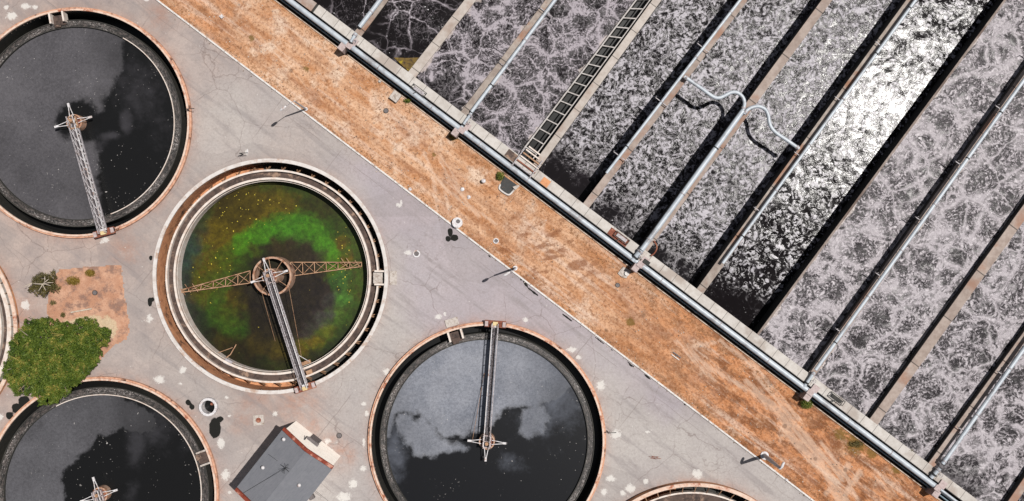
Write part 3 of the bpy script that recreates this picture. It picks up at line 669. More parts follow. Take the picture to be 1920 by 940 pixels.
LANES = [  # right wall index, water z, material, coverage splats (px,py,r,val), default cov, crust sides
    (0, .75, 'dark', [(600, 10, 40, .1), (660, 10, 40, .6)], .3),
    (1, .75, 'dark', [(780, 30, 40, 1.0), (730, 90, 60, .15), (700, 60, 40, .2), (860, 10, 40, .3)], .25),
    (2, .9, 'left', [(800, 170, 35, .2), (880, 110, 60, .9), (960, 40, 60, 1.0), (850, 200, 35, .25)], .9),
    (3, .9, 'left', [(900, 240, 35, .2), (980, 200, 60, 1.0), (1100, 60, 100, 1.3)], 1.0),
    (4, -1.45, 'mid', [(1040, 330, 30, 0.1), (1080, 365, 34, .2), (1100, 260, 50, .6), (1200, 140, 80, 1.0), (1130, 220, 30, .9), (1300, 40, 80, 1.2)], 1.0),
    (5, -1.45, 'mid', [(1140, 415, 26, .15), (1190, 440, 34, .2), (1230, 340, 60, .8), (1330, 200, 80, 1.1), (1440, 60, 90, 1.3)], 1.0),
    (6, -1.3, 'mid', [(1240, 495, 28, .2), (1290, 520, 34, .2), (1330, 400, 60, .9), (1450, 230, 90, 1.2), (1570, 80, 90, 1.3)], 1.0),
    (7, -1.2, 'glare', [(1340, 575, 32, .25), (1400, 605, 36, .15), (1460, 430, 70, .9), (1600, 240, 90, .9), (1720, 100, 90, .8)], 1.0),
    (8, .25, 'right', [(1440, 620, 40, .8), (1600, 420, 120, 1.0)], 1.0),
    (9, .3, 'right', [(1560, 720, 40, .6), (1650, 600, 120, 1.0)], 1.0),
    (10, .4, 'right', [(1670, 800, 50, .35), (1760, 680, 100, .9)], .95),
    (11, .4, 'right', [(1790, 890, 45, .2), (1880, 760, 100, .9), (1800, 930, 40, .3)], .9),
]
def lane_sheet(idx, z, mt, splats, dcov, right, left=None):
    A1, B1, w1 = right
    if left is None:
        A0 = A1 - tc * 7.2; B0 = B1 - tc * 7.2; w0 = 0.2
    else: A0, B0, w0 = left
    L = max((B1 - A1).length, 5); n = int(L / 0.22) + 2; m_ = 40
    t, u = np.meshgrid(np.linspace(0, 1, n), np.linspace(0, 1, m_), indexing='ij')
    x = (A0.x + (B0.x - A0.x) * t) * (1 - u) + (A1.x + (B1.x - A1.x) * t) * u
    y = (A0.y + (B0.y - A0.y) * t) * (1 - u) + (A1.y + (B1.y - A1.y) * t) * u
    px, py = PX(x, y, z)
    ws = np.full(px.shape, 0.06); cv = np.full(px.shape, 0.06 * dcov)
    for (a, b, r, v) in splats:
        g = np.exp(-((px - a) ** 2 + (py - b) ** 2) / (2 * r * r)); ws += g; cv += g * v
    cov = cv / ws + (vnoise(px / 28, py / 28) - .5) * .5
    wd = (A1 - A0).length
    dl = u * wd; dr = (1 - u) * wd
    crust = np.zeros_like(px)
    if mt in ('right', 'left'):
        crust = np.clip(0.75 - (dl - w0 / 2) / 1.0, 0, 1) * (1.0 if mt == 'right' else .75)
        crust = np.maximum(crust, np.clip(0.6 - (dr - w1 / 2) / 1.0, 0, 1) * .9)
    sc_ = 1.0
    am = np.clip(cov, 0, 1) * (1.0 if z > 0 else .5)
    hgt = am * ((vnoise(x * .9 + idx, y * .9) - .5) * .12 + (vnoise(x * 2.3 + idx, y * 2.3) - .5) * .06)
    return tag(sheet('water', np.stack([x, y, z + hgt], -1).reshape(-1, 3), grid_faces(n, m_), FO[mt], dict(cov=np.clip(cov, 0, 1.5), crust=crust)), kind='structure')
EXTRA = [((971, 290), (1205, -20))]
for (ri, z, mt, sp, dc) in LANES:
    right = WW[ri]; left = WW[ri - 1] if ri > 0 else None
    if ri == 3:   # ends at the left beam of the laddered channel
        a, b = (979, 284), (1193, 0); far = ext(a, b, 1.1); near = ext(b, a, .04)
        right = (P(near[0], near[1], DECK), P(far[0], far[1], DECK), 0.15)
    lane_sheet(ri, z, mt, sp, dc, right, left)
def lane_last():
    A, B, w1 = WW[11]; lane_sheet(12, .4, 'right', [(1910, 930, 60, .6)], .8, (A + tc * 7, B + tc * 7, .2), WW[11])
lane_last()

# laddered channel between two beams
t = empty('laddered_channel', P(979, 284, 0), 'narrow black water channel crossed by white bars like a ladder between foam lanes', 'channel')
LA, LB = P(978, 285, DECK), P(1193, 0, DECK); RA, RB = P(999, 299, DECK), P(1219, 0, DECK)
LB = LA + (LB - LA) * 2.0; RB = RA + (RB - RA) * 2.0
M['ladder'] = plain('ladder_concrete', col(206, 200, 196), col(176, 168, 162), 0.8)
mb = MB(); mb.bar(LA, LB, 0.13, 0.16); mb.build('side_beam', M['ladder'], t)
mb = MB(); c0 = (LA + LB) / 2; mb.box((c0.x - .02, c0.y, -1.2), LB - LA, (LB - LA).length / 2, 0.07, 2.3); mb.build('channel_wall', M['darkconc'], t)
mb = MB(); mb.bar(RA, RB, 0.09, 0.16); mb.build('side_beam', M['ladder'], t)
nb = 33
for i in range(nb):
    f = (i + 0.55) / nb
    mb = MB(); a = LA + (LB - LA) * f; b = RA + (RB - RA) * f; mb.bar(a, b + (b - a) * .02, 0.1, 0.08); mb.build('cross_bar', M['ladder'], t)
mb = MB(); q = [LA + (LB - LA) * -.02, LB, RB + Vector((.5, 0, 0)), RA + Vector((.3, 0, 0))]; mb.add([(v.x, v.y, -1.4) for v in q], [(0, 1, 2, 3)])
tag(mb.build('water', M['blackwater']), kind='structure')
# gate frame at its near end
t = empty('sluice_gate', P(985, 312, DECK), 'frame of parallel gate boards at the near end of the laddered channel', 'gate')
g0 = P(958, 305, DECK); gd = tc
for k, (o_, w_, mt) in enumerate([(0, 2.0, 'greymetal'), (0.35, 2.1, 'rust'), (0.8, 2.1, 'whiteline'), (1.15, 1.9, 'tanmetal'), (1.5, 1.5, 'whiteline'), (1.85, 1.3, 'whiteline')]):
    a = g0 + nc * (o_ + .0) + Vector((0.3 + .05 * k, 0, .12)); MB().bar(a, a + gd * w_, 0.13, 0.1).build('gate_board', M[mt], t)
for o_ in (.25, 2.25):
    a = g0 + gd * o_ + nc * -.1 + Vector((0, 0, .2)); MB().bar(a, a + nc * 2.0, 0.09, 0.1).build('guide_rail', M['greymetal'], t)
# open bays in the walkway (brown pits)
for (px_, wd, mt, lb) in [(940, 17, 'trough', 'dark mottled sunken bay in the walkway left of the channel gate'), (1003, 13, 'ochre', 'square brown bay in the walkway right of the channel gate'), (1140, 34, 'rust', 'long rusty brown bay in the walkway left of the thick pipe junction')]:
    c_ = chan(px_, 32, DECK + .012) if px_ != 940 else chan(938, 34, DECK + .012)
    mb = MB().box(c_, tc, wd * S * .62, .38, .014); tag(mb.build('walkway_hatch', M[mt]), lb, 'hatch')

# ------------------------------------------------------------ pipes
def pipe(label, a, b, r, z, mat='paleblue', far=True, collars=(), sup=None, cat='pipe', name='air_pipe', zsup=None):
    """straight pipe with joint collars and little bracket supports"""
    A = P(a[0], a[1], z); B = P(b[0], b[1], z); d = (B - A).normalized(); L0 = (B - A).length
    if far: B = A + d * (L0 + 16)
    t = empty(name, (A.x, A.y, z), label, cat, 'pale air pipes along the dividing walls')
    MB().tube([A, B], r, 14).build('pipe_run', M[mat], t, smooth=True)
    L = (B - A).length; s = collars[0] if collars else 3.1
    while s < L:
        c_ = A + d * s; MB().tube([c_ - d * .05, c_ + d * .05], r * 1.22, 14).build('joint_collar', M['dark'] if int(s * 7) % 2 else M['greymetal'], t, smooth=True); s += 5.2
    if sup is not None:
        s = sup; e = Vector((0, 0, 1)).cross(d).normalized()
        while s < L:
            c_ = A + d * s
            mb = MB(); mb.bar(c_ + e * .75 + Vector((0, 0, -r)), c_ - e * .7 + Vector((0, 0, -r)), .07, .07)
            mb.bar(c_ + e * .7 + Vector((0, 0, -r)), c_ + e * .7 + Vector((0, 0, .5)), .05, .05)
            mb.bar(c_ - e * .65 + Vector((0, 0, -r)), c_ - e * .65 + Vector((0, 0, -(z - DECK) + .02)), .06, .06)
            mb.bar(c_ - e * .65 + Vector((0, 0, -r)), c_ - e * .95 - d * .45 + Vector((0, 0, .35)), .04, .04)
            mb.build('support_bracket', M['greymetal'], t); s += 6.3
    return t
ZP = 1.75
pipe('short fat pale pipe on the wall in the upper left corner of the basins', (674, 51), (713, 0), .21, 1.55, collars=(1.8,))
pipe('pale pipe on the second wall left of the laddered channel', (884, 210), (1041, 0), .17, 1.5, sup=5.2)
pipe('thin pale pipe from which the left curved pipe branches', (1137, 325), (1388, 0), .14, ZP, sup=2.0)
pipe('thick pale pipe running up to the joint of the two curved pipes', (1203, 469), (1393, 208), .24, ZP, far=False, collars=(1.2,))
pipe('pale pipe on the wall left of the white glare lane', (1355, 494), (1717, 0), .15, ZP, sup=5.9)
pipe('long pale pipe with brackets, first one right of the thin crusted wall', (1529, 694), (1920, 150), .17, 1.95, sup=4.2)
pipe('pale pipe with a broken lower end near the lower right corner', (1767, 870), (1921, 652), .19, 1.85, sup=3.6, collars=(.3,))
def spline(pts, n=10):
    out = []
    q = [pts[0]] + pts + [pts[-1]]
    for i in range(1, len(q) - 2):
        p0, p1, p2, p3 = q[i - 1], q[i], q[i + 1], q[i + 2]
        for k in range(n):
            t = k / n
            out.append(0.5 * ((2 * p1) + (p2 - p0) * t + (2 * p0 - 5 * p1 + 4 * p2 - p3) * t * t + (3 * p1 - p0 - 3 * p2 + p3) * t ** 3))
    out.append(pts[-1]); return out
for pts, lb in (([(1283, 144), (1292, 150), (1315, 166), (1336, 181), (1347, 184), (1358, 180), (1370, 174), (1382, 174), (1392, 182), (1396, 194), (1393, 207)], 'curved pale pipe hooking over to the joint from the left'),
                ([(1395, 214), (1402, 206), (1412, 201), (1423, 200), (1434, 205), (1440, 215), (1442, 228), (1446, 239), (1456, 250), (1478, 265), (1498, 279)], 'curved pale pipe hooking away from the joint to the right')):
    t = empty('loop_pipe', P(*pts[0], ZP + .02), lb, 'pipe', 'curved loop pipes crossing the choppy lanes')
    MB().tube(spline([P(x, y, ZP + .02) for x, y in pts]), .17, 14).build('bent_pipe', M['paleblue'], t, smooth=True)
    for e, f in ((0, 1), (-1, -2)):
        a = P(*pts[e], ZP + .02); b = P(*pts[f], ZP + .02); d = (b - a).normalized()
        MB().tube([a + d * .12, a + d * .3], .22, 14).build('flange', M['greymetal'], t, smooth=True)
# long header pipes beside the walkway
t = empty('header_pipe', chan(520, 16.5, 1.25), 'very long fat white pipe running the whole length of the walkway', 'pipe')
MB().tube([chan(300, 16.5, 1.28), chan(1744, 16.5, 1.28)], .25, 18).build('pipe_run', M['paleblue'], t, smooth=True)
MB().tube([chan(1745, 17.5, 1.28), chan(2150, 17.5, 1.28)], .12, 14).build('pipe_run', M['paleblue'], t, smooth=True)
for x_ in (700, 800, 890, 980, 1075, 1230, 1340, 1430, 1580, 1660):
    c_ = chan(x_, 16.5, 1.28); MB().tube([c_ - tc * .04, c_ + tc * .04], .275, 18).build('joint_collar', M['greymetal'], t, smooth=True)
t = empty('teal_pipe', chan(520, 8.2, .6), 'thin teal pipe in the shade between the fat white pipe and the edging', 'pipe')
MB().tube([chan(300, 8.2, .55), chan(2150, 8.2, .55)], .08, 12).build('pipe_run', M['tealpipe'], t, smooth=True)
for x_ in (755, 950, 1010, 1300, 1400, 1600, 1720):
    c_ = chan(x_, 8.2, .55); MB().tube([c_ - tc * .16, c_ + tc * .16], .115, 12).build('joint_collar', M['tealpipe'], t, smooth=True)
t = empty('cable_tray', chan(520, 11, .4), 'dark blue tray hugging the shaded side of the fat white pipe', 'tray')
a, b, c, d = chan_band(9.8, 14.5); MB().prism([(v.x, v.y) for v in (a, b, c, d)], .3, .42).build('tray', M['blueblack'], t)
SUP = [(641, 'pink support block under the fat pipe near the upper left wall pipe'), (852, 'pink support block under the fat pipe at the second wall left of the ladder'), (1187, 'pink support block under the fat pipe at the thick pipe junction'), (1506, 'pink support block under the fat pipe beside the green tuft'), (1745, 'pink support block where the fat pipe ends near the lower right corner')]
for x_, lb in SUP:
    t = empty('pipe_support', chan(x_, 10, 0), lb, 'support', 'pink blocks holding the header pipe')
    MB().box(chan(x_, 5, .65), tc, .3, .34, .88).build('pedestal', M['pinkblock'], t, bevel=.02)
    mb = MB(); mb.box(chan(x_ + 4, 16, 1.58), tc, .3, .26, .04); mb.box(chan(x_ + 6, 27, 1.3), tc, .34, .34, .08); mb.build('saddle_plate', M['pinkblock'], t, bevel=.01)
# valve assemblies joining header and wall pipes
VJ = [((655, 84), (668, 62), 'white elbow fitting joining the fat pipe to the upper left wall pipe', .16), ((866, 238), (884, 212), 'valve fitting joining the fat pipe to the second wall pipe left of the ladder', .14), ((1188, 486), (1203, 469), 'thick elbow fitting at the rusty bay joining the fat pipe and the thick pipe', .24), ((1510, 722), (1527, 698), 'dark flanged elbow between the fat pipe and the first long bracketed pipe', .15), ((1748, 893), (1762, 878), 'broken elbow fitting between the fat pipe and the lower right wall pipe', .2)]
for a, b, lb, r in VJ:
    A = P(*a, 1.45); B = P(*b, 1.6); d = (B - A).normalized()
    t = empty('pipe_elbow', (A.x, A.y, 1.2), lb, 'fitting', 'fittings between header pipe and wall pipes')
    MB().tube([A - d * .2, (A + B) / 2, B], r, 12).build('elbow', M['paleblue'], t, smooth=True)
    MB().tube([A + d * .15, A + d * .3], r * 1.45, 12).build('flange', M['dark'], t, smooth=True)
    MB().tube([B - d * .25, B - d * .12], r * 1.4, 12).build('flange', M['greymetal'], t, smooth=True)
    c_ = (A + B) / 2 + tc * .35; MB().tube([c_ + Vector((0, 0, -.2)), c_ + Vector((0, 0, .4))], .03, 8).ring((c_.x, c_.y), .14, .18, 1.9, 1.94, 20).build('valve_wheel', M['greymetal'], t)
# folding hatch frames standing on the walkway
for (cx_, cy_, lb, lean) in [(785, 170, 'black steel hatch frame on the walkway above the square pad', 'padconc'), (1166, 446, 'black steel hatch frame beside the rusty bay', 'padconc'), (1570, 748, 'collapsed black hatch lying on the walkway beside the mauve lanes', 'dark')]:
    t = empty('hatch_frame', P(cx_, cy_, DECK), lb, 'hatch', 'black hatch frames on the walkway')
    c_ = P(cx_, cy_, DECK + .3); mb = MB()
    for s_ in (-.23, .23):
        mb.bar(c_ + tc * -.75 + nc * s_, c_ + tc * .75 + nc * s_, .06, .06)
    for s_ in (-.75, .75): mb.bar(c_ + tc * s_ - nc * .26, c_ + tc * s_ + nc * .26, .05, .05)
    for s_ in (-.72, .72):
        for q_ in (-.23, .23): mb.bar(c_ + tc * s_ + nc * q_, c_ + tc * s_ + nc * q_ - Vector((0, 0, .3)), .05, .05)
    mb.build('frame', M['dark'], t)
    MB().box(c_ - Vector((0, 0, .12)), tc, .55, .15, .03).build('lid_panel', M['greymetal'] if lean != 'dark' else M['darkconc'], t)
    MB().bar(c_ - tc * .1 - nc * .25, c_ - tc * .25 - nc * .55, .08, .06).build('handle', M['dark'], t)
# loose fittings around the thick pipe junction
t = empty('curved_hose', P(1222, 470, DECK), 'rusty brown hose curling over the wall end right of the thick pipe junction', 'hose')
MB().tube(spline([P(x, y, 1.35) for x, y in ((1226, 452), (1231, 460), (1231, 468), (1226, 476), (1220, 480))]), .07, 8).build('hose', M['rust'], t, smooth=True)
MB().tube(spline([P(x, y, 1.35) for x, y in ((1224, 450), (1216, 448), (1212, 455))]), .05, 8).build('nozzle', M['whitemetal'], t, smooth=True)
tag(MB().box(P(1212, 492, DECK + .16), tc, .32, .2, .14).build('valve_box', M['darkconc'], bevel=.02), 'dark box on the walkway right of the thick pipe junction', 'box')
tag(MB().box(P(1205, 478, DECK + .12), nc, .35, .22, .1).build('concrete_block', M['padconc'], bevel=.02), 'grey concrete block beside the brown hose', 'block')

# ------------------------------------------------------------ clarifier tanks
LBL = dict(A='round settling tank with slate scum and an orange rim in the upper left corner', B='round tank of vivid green algae water with a white rim', C='round tank with blue grey scum over its upper half at bottom centre', D='round dark tank under the big green tree in the lower left corner', E='round tank cut by the left photo edge beside the big green tree', F='round tank showing only its upper arc at the bottom edge right of centre')
def disc(name, c, r, z, mat, attrs_fn=None, nr=110, na=360, parent=None):
    rr = np.linspace(0.02, r, nr); aa = np.linspace(0, 2 * np.pi, na + 1)
    R, A_ = np.meshgrid(rr, aa, indexing='ij'); x = c.x + R * np.cos(A_); y = c.y + R * np.sin(A_)
    px, py = PX(x, y, z); at, co = (attrs_fn(px, py) if attrs_fn else ({}, {}))
    return tag(sheet(name, np.stack([x, y, np.full_like(x, z)], -1).reshape(-1, 3), grid_faces(nr, na + 1), mat, at, co), kind='structure')

def dark_tank(k, zl=-0.2, zw=-0.3, zc=-1.7, rl=(181, 194)):
    c, R = TC_W[k]; rz = RIMZ[k]; kk = S
    R1, R0 = rl[1] * kk, rl[0] * kk
    t = empty('settling_tank', (c.x, c.y, 0), LBL[k], 'tank')
    MB().ring(c, R - .33, R - .02, -2.6, rz - .2).build('shaft_wall', M['darkconc'], t, smooth=True)
    MB().ring(c, R - .34, R - .17, rz - .2, rz).build('rim_wall', M['rim'], t, smooth=True)
    MB().ring(c, R - .17, R, -.3, rz - .14).build('rim_ledge', M['rimledge'], t, smooth=True)
    MB().ring(c, R0 + .05, R1 - .05, -2.5, zl).build('launder', mat_launder(c), t, smooth=True)
    MB().ring(c, R1 - .05, R1 + .03, -2.5, zl + .1).build('launder_wall', M['darkconc'], t, smooth=True)
    MB().ring(c, R0 - .02, R0 + .045, -2.5, zl + .15).build('weir_plate', M['darkconc'], t, smooth=True)
    if k != 'C':
        a0, a1 = (-70, 62) if k == 'A' else (-20, 118)
        MB().ring(c, R0 - .025, R0 + .05, zl + .05, zl + .17, 80, math.radians(a0), math.radians(a1)).build('weir_lip', M['whiteline'], t, smooth=True)
    return t, c, R

def sp_poly(polys, w=18.0):
    def f(px, py):
        wx = (vnoise(px / 30, py / 30) - .5) * 22; wy = (vnoise(px / 30 + 50, py / 30 + 20) - .5) * 22
        v = np.full(px.shape, -9.0)
        for poly in polys.get('add', []): v = np.maximum(v, sdf(px + wx, py + wy, poly) / w)
        for poly in polys.get('cut', []): v = np.minimum(v, -sdf(px + wx, py + wy, poly) / w)
        for poly in polys.get('add2', []): v = np.maximum(v, sdf(px + wx, py + wy, poly) / w)
        hz = np.zeros(px.shape)
        for (a, b, rx, ry, m_) in polys.get('haze', []):
            hz = np.maximum(hz, m_ * np.exp(-(((px + wx - a) / rx) ** 2 + ((py + wy - b) / ry) ** 2)))
        L_ = polys.get('lum', [(0, 0, 1e4, 1.0)]); ws = np.full(px.shape, 1e-5); lm = np.zeros(px.shape)
        for (a, b, r, q_) in L_:
            g = np.exp(-((px + wx - a) ** 2 + (py + wy - b) ** 2) / (2 * r * r)); ws += g; lm += g * q_
        return dict(cov=np.clip(0.5 + v * 0.5, 0, 1), haze=hz, lum=np.clip(lm / ws + (vnoise(px / 40, py / 40) - .5) * .35, 0, 1)), {}
    return f
MA = mat_clar('slate_scum_water', (0.036, 0.034, 0.038, 1), (0.055, 0.052, 0.057, 1), seed=1, streak=.35, soft=(.25, .7))
MC = mat_clar('bluegrey_scum_water', (0.085, 0.092, 0.112, 1), (0.15, 0.155, 0.175, 1), black=(0.0052, 0.0054, 0.0065, 1), seed=2, streak=.3, soft=(.28, .66))
MD = mat_clar('dull_slate_scum_water', (0.034, 0.033, 0.037, 1), (0.058, 0.057, 0.063, 1), seed=3, streak=.3, soft=(.34, .62))
tA, cA, RA_ = dark_tank('A', rl=(181, 194))
disc('water', cA, 181 * S, -.3, MA, sp_poly(dict(add=[[(-100, 20), (140, 20), (200, 45), (226, 70), (232, 100), (222, 140), (210, 165), (190, 190), (200, 400), (190, 450), (-100, 450)]],
     cut=[[(100, 215), (118, 197), (140, 186), (170, 190), (182, 205), (220, 200), (232, 235), (205, 250), (180, 268), (140, 262), (112, 262), (97, 240)], [(175, 275), (250, 235), (330, 200), (330, 420), (200, 425), (186, 370), (172, 310)]]),
     ) if False else sp_poly(dict(add=[[(-100, 20), (140, 20), (200, 45), (226, 70), (232, 100), (222, 140), (210, 165), (190, 190), (176, 260), (180, 330), (190, 450), (-100, 450)]],
     cut=[[(98, 235), (118, 200), (140, 184), (168, 190), (182, 205), (200, 200), (232, 235), (205, 255), (165, 268), (130, 262), (112, 262)]],
     lum=[(40, 200, 60, 1), (120, 120, 50, .95), (200, 80, 25, .6), (225, 110, 14, .3), (195, 200, 22, .5), (120, 350, 50, .8), (180, 380, 20, .45), (-40, 300, 60, .7)],
     haze=[(265, 170, 45, 70, .55), (235, 225, 16, 26, .8), (205, 255, 26, 12, .8), (250, 150, 70, 60, .45), (185, 275, 16, 18, .6), (300, 240, 30, 60, .35)])))
disc('water', cA, RA_ - .3, -1.9, M['blackwater'], nr=12, na=120)
tC, cC, RC_ = dark_tank('C', rl=(189, 201))
disc('water', cC, 189 * S, -.3, MC, sp_poly(dict(add=[[(700, 600), (1120, 600), (1110, 720), (1075, 715), (1040, 745), (1000, 757), (950, 762), (938, 768), (925, 790), (900, 800), (870, 815), (850, 812), (825, 815), (805, 800), (785, 775), (765, 770), (745, 775), (735, 800), (722, 820), (712, 700)]],
     add2=[[(745, 792), (762, 775), (775, 790), (795, 782), (815, 810), (850, 830), (880, 835), (850, 845), (800, 855), (775, 850), (765, 830), (748, 815)], [(983, 768), (1000, 762), (1022, 760), (1030, 785), (1018, 810), (990, 822), (974, 812), (985, 790)]],
     cut=[[(782, 768), (800, 790), (815, 805), (800, 795), (780, 778)]],
     lum=[(800, 720, 40, 1), (860, 690, 50, 1), (740, 740, 20, .6), (735, 800, 20, .5), (960, 680, 35, .85), (1030, 690, 25, .5), (1060, 730, 20, .2), (900, 780, 20, .8), (800, 830, 30, .75), (1000, 790, 25, .55)],
     haze=[(740, 850, 25, 60, .7), (1040, 740, 60, 70, .7), (960, 870, 30, 18, .5), (1010, 800, 50, 30, .5)]), w=16))
disc('water', cC, RC_ - .3, -1.9, M['blackwater'], nr=12, na=120)
tD, cD, RD_ = dark_tank('D', rl=(185, 199))
disc('water', cD, 185 * S, -.3, MD, sp_poly(dict(add=[[(-60, 1150), (-60, 740), (100, 720), (220, 738), (290, 775), (300, 800), (262, 812), (240, 800), (225, 800), (205, 812), (185, 815), (172, 832), (150, 852), (140, 870), (118, 888), (116, 935), (110, 1150)]],
     lum=[(60, 850, 60, 1), (100, 780, 40, .8), (180, 760, 30, .55), (250, 780, 22, .4), (285, 790, 18, .15), (40, 930, 50, 1)],
     haze=[(255, 835, 20, 45, .75), (290, 800, 40, 50, .6), (245, 930, 16, 40, .45), (340, 840, 20, 20, .3)])))
disc('water', cD, RD_ - .3, -1.9, M['blackwater'], nr=12, na=120)

def ribbed_tank(k, zt=-0.35, floorz=-2.2, cross=False, ra=(197.5, 201), rb=(182, 186), nbr=44):
    c, R = TC_W[k]; rz = RIMZ[k]
    t = empty('settling_tank', (c.x, c.y, 0), LBL[k], 'tank')
    MB().ring(c, R - .34, R, rz - .14, rz).build('rim_wall', M['whiterim'] if k == 'B' else M['rim'], t, smooth=True)
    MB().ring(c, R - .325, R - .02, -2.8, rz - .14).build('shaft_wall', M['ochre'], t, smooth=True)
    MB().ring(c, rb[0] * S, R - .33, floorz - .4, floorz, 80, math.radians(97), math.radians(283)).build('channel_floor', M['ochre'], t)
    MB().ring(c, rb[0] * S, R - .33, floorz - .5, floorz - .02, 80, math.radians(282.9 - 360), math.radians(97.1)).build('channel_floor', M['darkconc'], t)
    MB().ring(c, R - .335, R - .326, -2.8, rz - .145, 80, math.radians(-80), math.radians(100)).build('wall_slime', M['darkconc'], t, smooth=True)  # darker lining on the right half of the shaft wall
    MB().ring(c, ra[0] * S, ra[1] * S, -1.0, zt).build('outer_trough_wall', M['whiteline'], t, smooth=True)
    MB().ring(c, rb[0] * S, rb[1] * S, -2.5, zt).build('inner_trough_wall', M['whiteline'], t, smooth=True)
    MB().ring(c, rb[1] * S - .01, ra[0] * S + .01, -1.05, -.8).build('trough_floor', M['trough'], t)
    MB().ring(c, rb[0] * S - .14, rb[0] * S - .1, -.9, zt - .1).build('weir_plate', M['whiteline'], t, smooth=True)
    for i in range(nbr):
        a = 2 * math.pi * (i + .3) / nbr; d = Vector((math.cos(a), math.sin(a), 0)); e = Vector((-d.y, d.x, 0)); q = Vector((c.x, c.y, 0))
        mb = MB(); r_ = ra[1] * S
        if cross: mb.bar(q + d * r_ + Vector((0, 0, zt)), q + d * (R - .33) + Vector((0, 0, rz - .3)), .07, .07)
        else:
            mb.bar(q + d * r_ + Vector((0, 0, zt - .05)), q + d * (r_ + .5) + Vector((0, 0, zt - 1.4)), .11, .11)
            mb.bar(q + d * r_ + e * .1 + Vector((0, 0, zt - .1)), q + d * (r_ + .28) + e * .28 + Vector((0, 0, zt - .7)), .07, .07)
        mb.build('bracket', M['tanmetal'], t)
    return t, c, R
tB, cB, RB_ = ribbed_tank('B')
PAINT = [ # px,py,sigma,(r,g,b)
 (345, 460, 26, (38, 62, 56)), (335, 540, 24, (34, 50, 44)), (350, 600, 26, (32, 44, 32)), (375, 640, 26, (28, 36, 20)), (420, 670, 26, (36, 34, 16)), (470, 690, 26, (28, 34, 18)), (520, 680, 22, (40, 50, 18)), (360, 420, 22, (46, 64, 40)), (385, 385, 20, (46, 58, 20)), (430, 355, 20, (52, 56, 18)), (490, 345, 20, (52, 66, 18)), (550, 355, 20, (44, 66, 18)), (600, 385, 20, (50, 60, 18)), (635, 420, 18, (46, 68, 18)), (662, 470, 16, (56, 78, 22)), (665, 530, 16, (58, 80, 22)), (655, 590, 16, (46, 70, 22)), (625, 640, 18, (34, 52, 22)), (580, 670, 20, (34, 40, 20)),
 (392, 530, 12, (62, 110, 24)), (398, 560, 12, (54, 104, 26)), (412, 492, 12, (70, 108, 20)), (405, 440, 20, (88, 76, 14)), (440, 400, 22, (92, 64, 12)), (480, 385, 20, (88, 70, 14)), (530, 380, 18, (84, 76, 16)), (395, 500, 18, (78, 84, 14)), (420, 470, 16, (66, 104, 18)), (380, 540, 18, (76, 72, 16)), (410, 530, 14, (56, 98, 24)),
 (450, 455, 14, (56, 130, 22)), (480, 440, 14, (54, 134, 24)), (510, 425, 15, (50, 134, 26)), (545, 425, 15, (48, 130, 28)), (580, 432, 14, (54, 140, 26)), (610, 450, 13, (56, 142, 28)), (628, 480, 12, (60, 140, 26)), (620, 500, 10, (70, 120, 24)), (640, 455, 9, (86, 88, 18)), (648, 490, 8, (96, 84, 16)),
 (645, 525, 11, (52, 118, 44)), (645, 560, 11, (60, 132, 46)), (636, 590, 12, (70, 124, 40)), (615, 620, 11, (84, 120, 26)), (592, 640, 10, (106, 120, 20)), (565, 655, 11, (96, 96, 18)), (540, 655, 12, (70, 60, 20)),
 (560, 470, 22, (46, 42, 30)), (600, 490, 12, (50, 48, 34)), (530, 465, 16, (50, 46, 24)), (575, 540, 24, (40, 33, 28)), (560, 590, 24, (38, 30, 26)), (600, 560, 18, (46, 36, 32)), (615, 560, 9, (58, 62, 62)), (605, 595, 12, (62, 68, 64)), (580, 620, 13, (56, 58, 54)), (540, 620, 20, (50, 44, 32)), (510, 600, 24, (38, 34, 26)), (480, 560, 20, (34, 32, 26)), (470, 600, 20, (36, 30, 20)), (500, 640, 20, (48, 40, 18)), (520, 655, 12, (88, 72, 18)), (480, 655, 14, (70, 58, 14)),
 (430, 585, 16, (64, 72, 18)), (405, 590, 16, (44, 76, 20)), (440, 610, 16, (42, 80, 18)), (420, 640, 16, (54, 50, 12)), (455, 535, 14, (40, 38, 22)), (440, 560, 14, (70, 62, 14)), (450, 500, 12, (44, 64, 18)), (500, 490, 16, (34, 36, 22)), (480, 470, 8, (54, 70, 18))]
def algae_fn(px, py):
    ang = np.arctan2(py - 520, px - 510); wx = (vnoise(px / 16, py / 16) - .5) * 26; wy = (vnoise(px / 16 + 33, py / 16 + 7) - .5) * 26
    X = px + wx; Y = py + wy; ws = np.full(px.shape, 1e-6); cc = np.zeros(px.shape + (3,))
    blo = (vnoise(px / 9 + 3, py / 9, 4) - .5) * .9 + 1
    for (a, b, s_, rgb) in PAINT:
        g = np.exp(-((X - a) ** 2 + (Y - b) ** 2) / (2 * (s_ * .8) ** 2)); ws += g
        cc += g[..., None] * np.array([lin(v) / GAIN * (1.12 if v > 70 else .95) for v in rgb])
    cc /= ws[..., None]; cc *= blo[..., None]; cc[..., 1] *= np.where(cc[..., 1] > .05, .72, 1.0) * (.72 + .7 * vnoise(px / 7, py / 7, 4)); cc[..., 0] = np.minimum(cc[..., 0] * 1.2 + cc[..., 1] * .12, cc[..., 1] * 1.4)
    dots = np.clip(1 - np.hypot((px - 470) / 110, (py - 395) / 60), 0, 1) + np.clip(1 - np.hypot((px - 645) / 30, (py - 500) / 130), 0, 1) + .12 + np.clip(1 - np.hypot((px - 400) / 80, (py - 500) / 90), 0, 1) * .6
    return dict(dots=np.clip(dots, 0, 1)), dict(paint=np.clip(cc, 0, 1).reshape(-1, 3))
disc('water', cB, 186 * S, -2.05, M['algae'], algae_fn, nr=160, na=480)
RIMZ_F = RIMZ['F']
tE, cE, RE_ = ribbed_tank('E', cross=True, ra=(192, 200), rb=(172, 182), nbr=60)
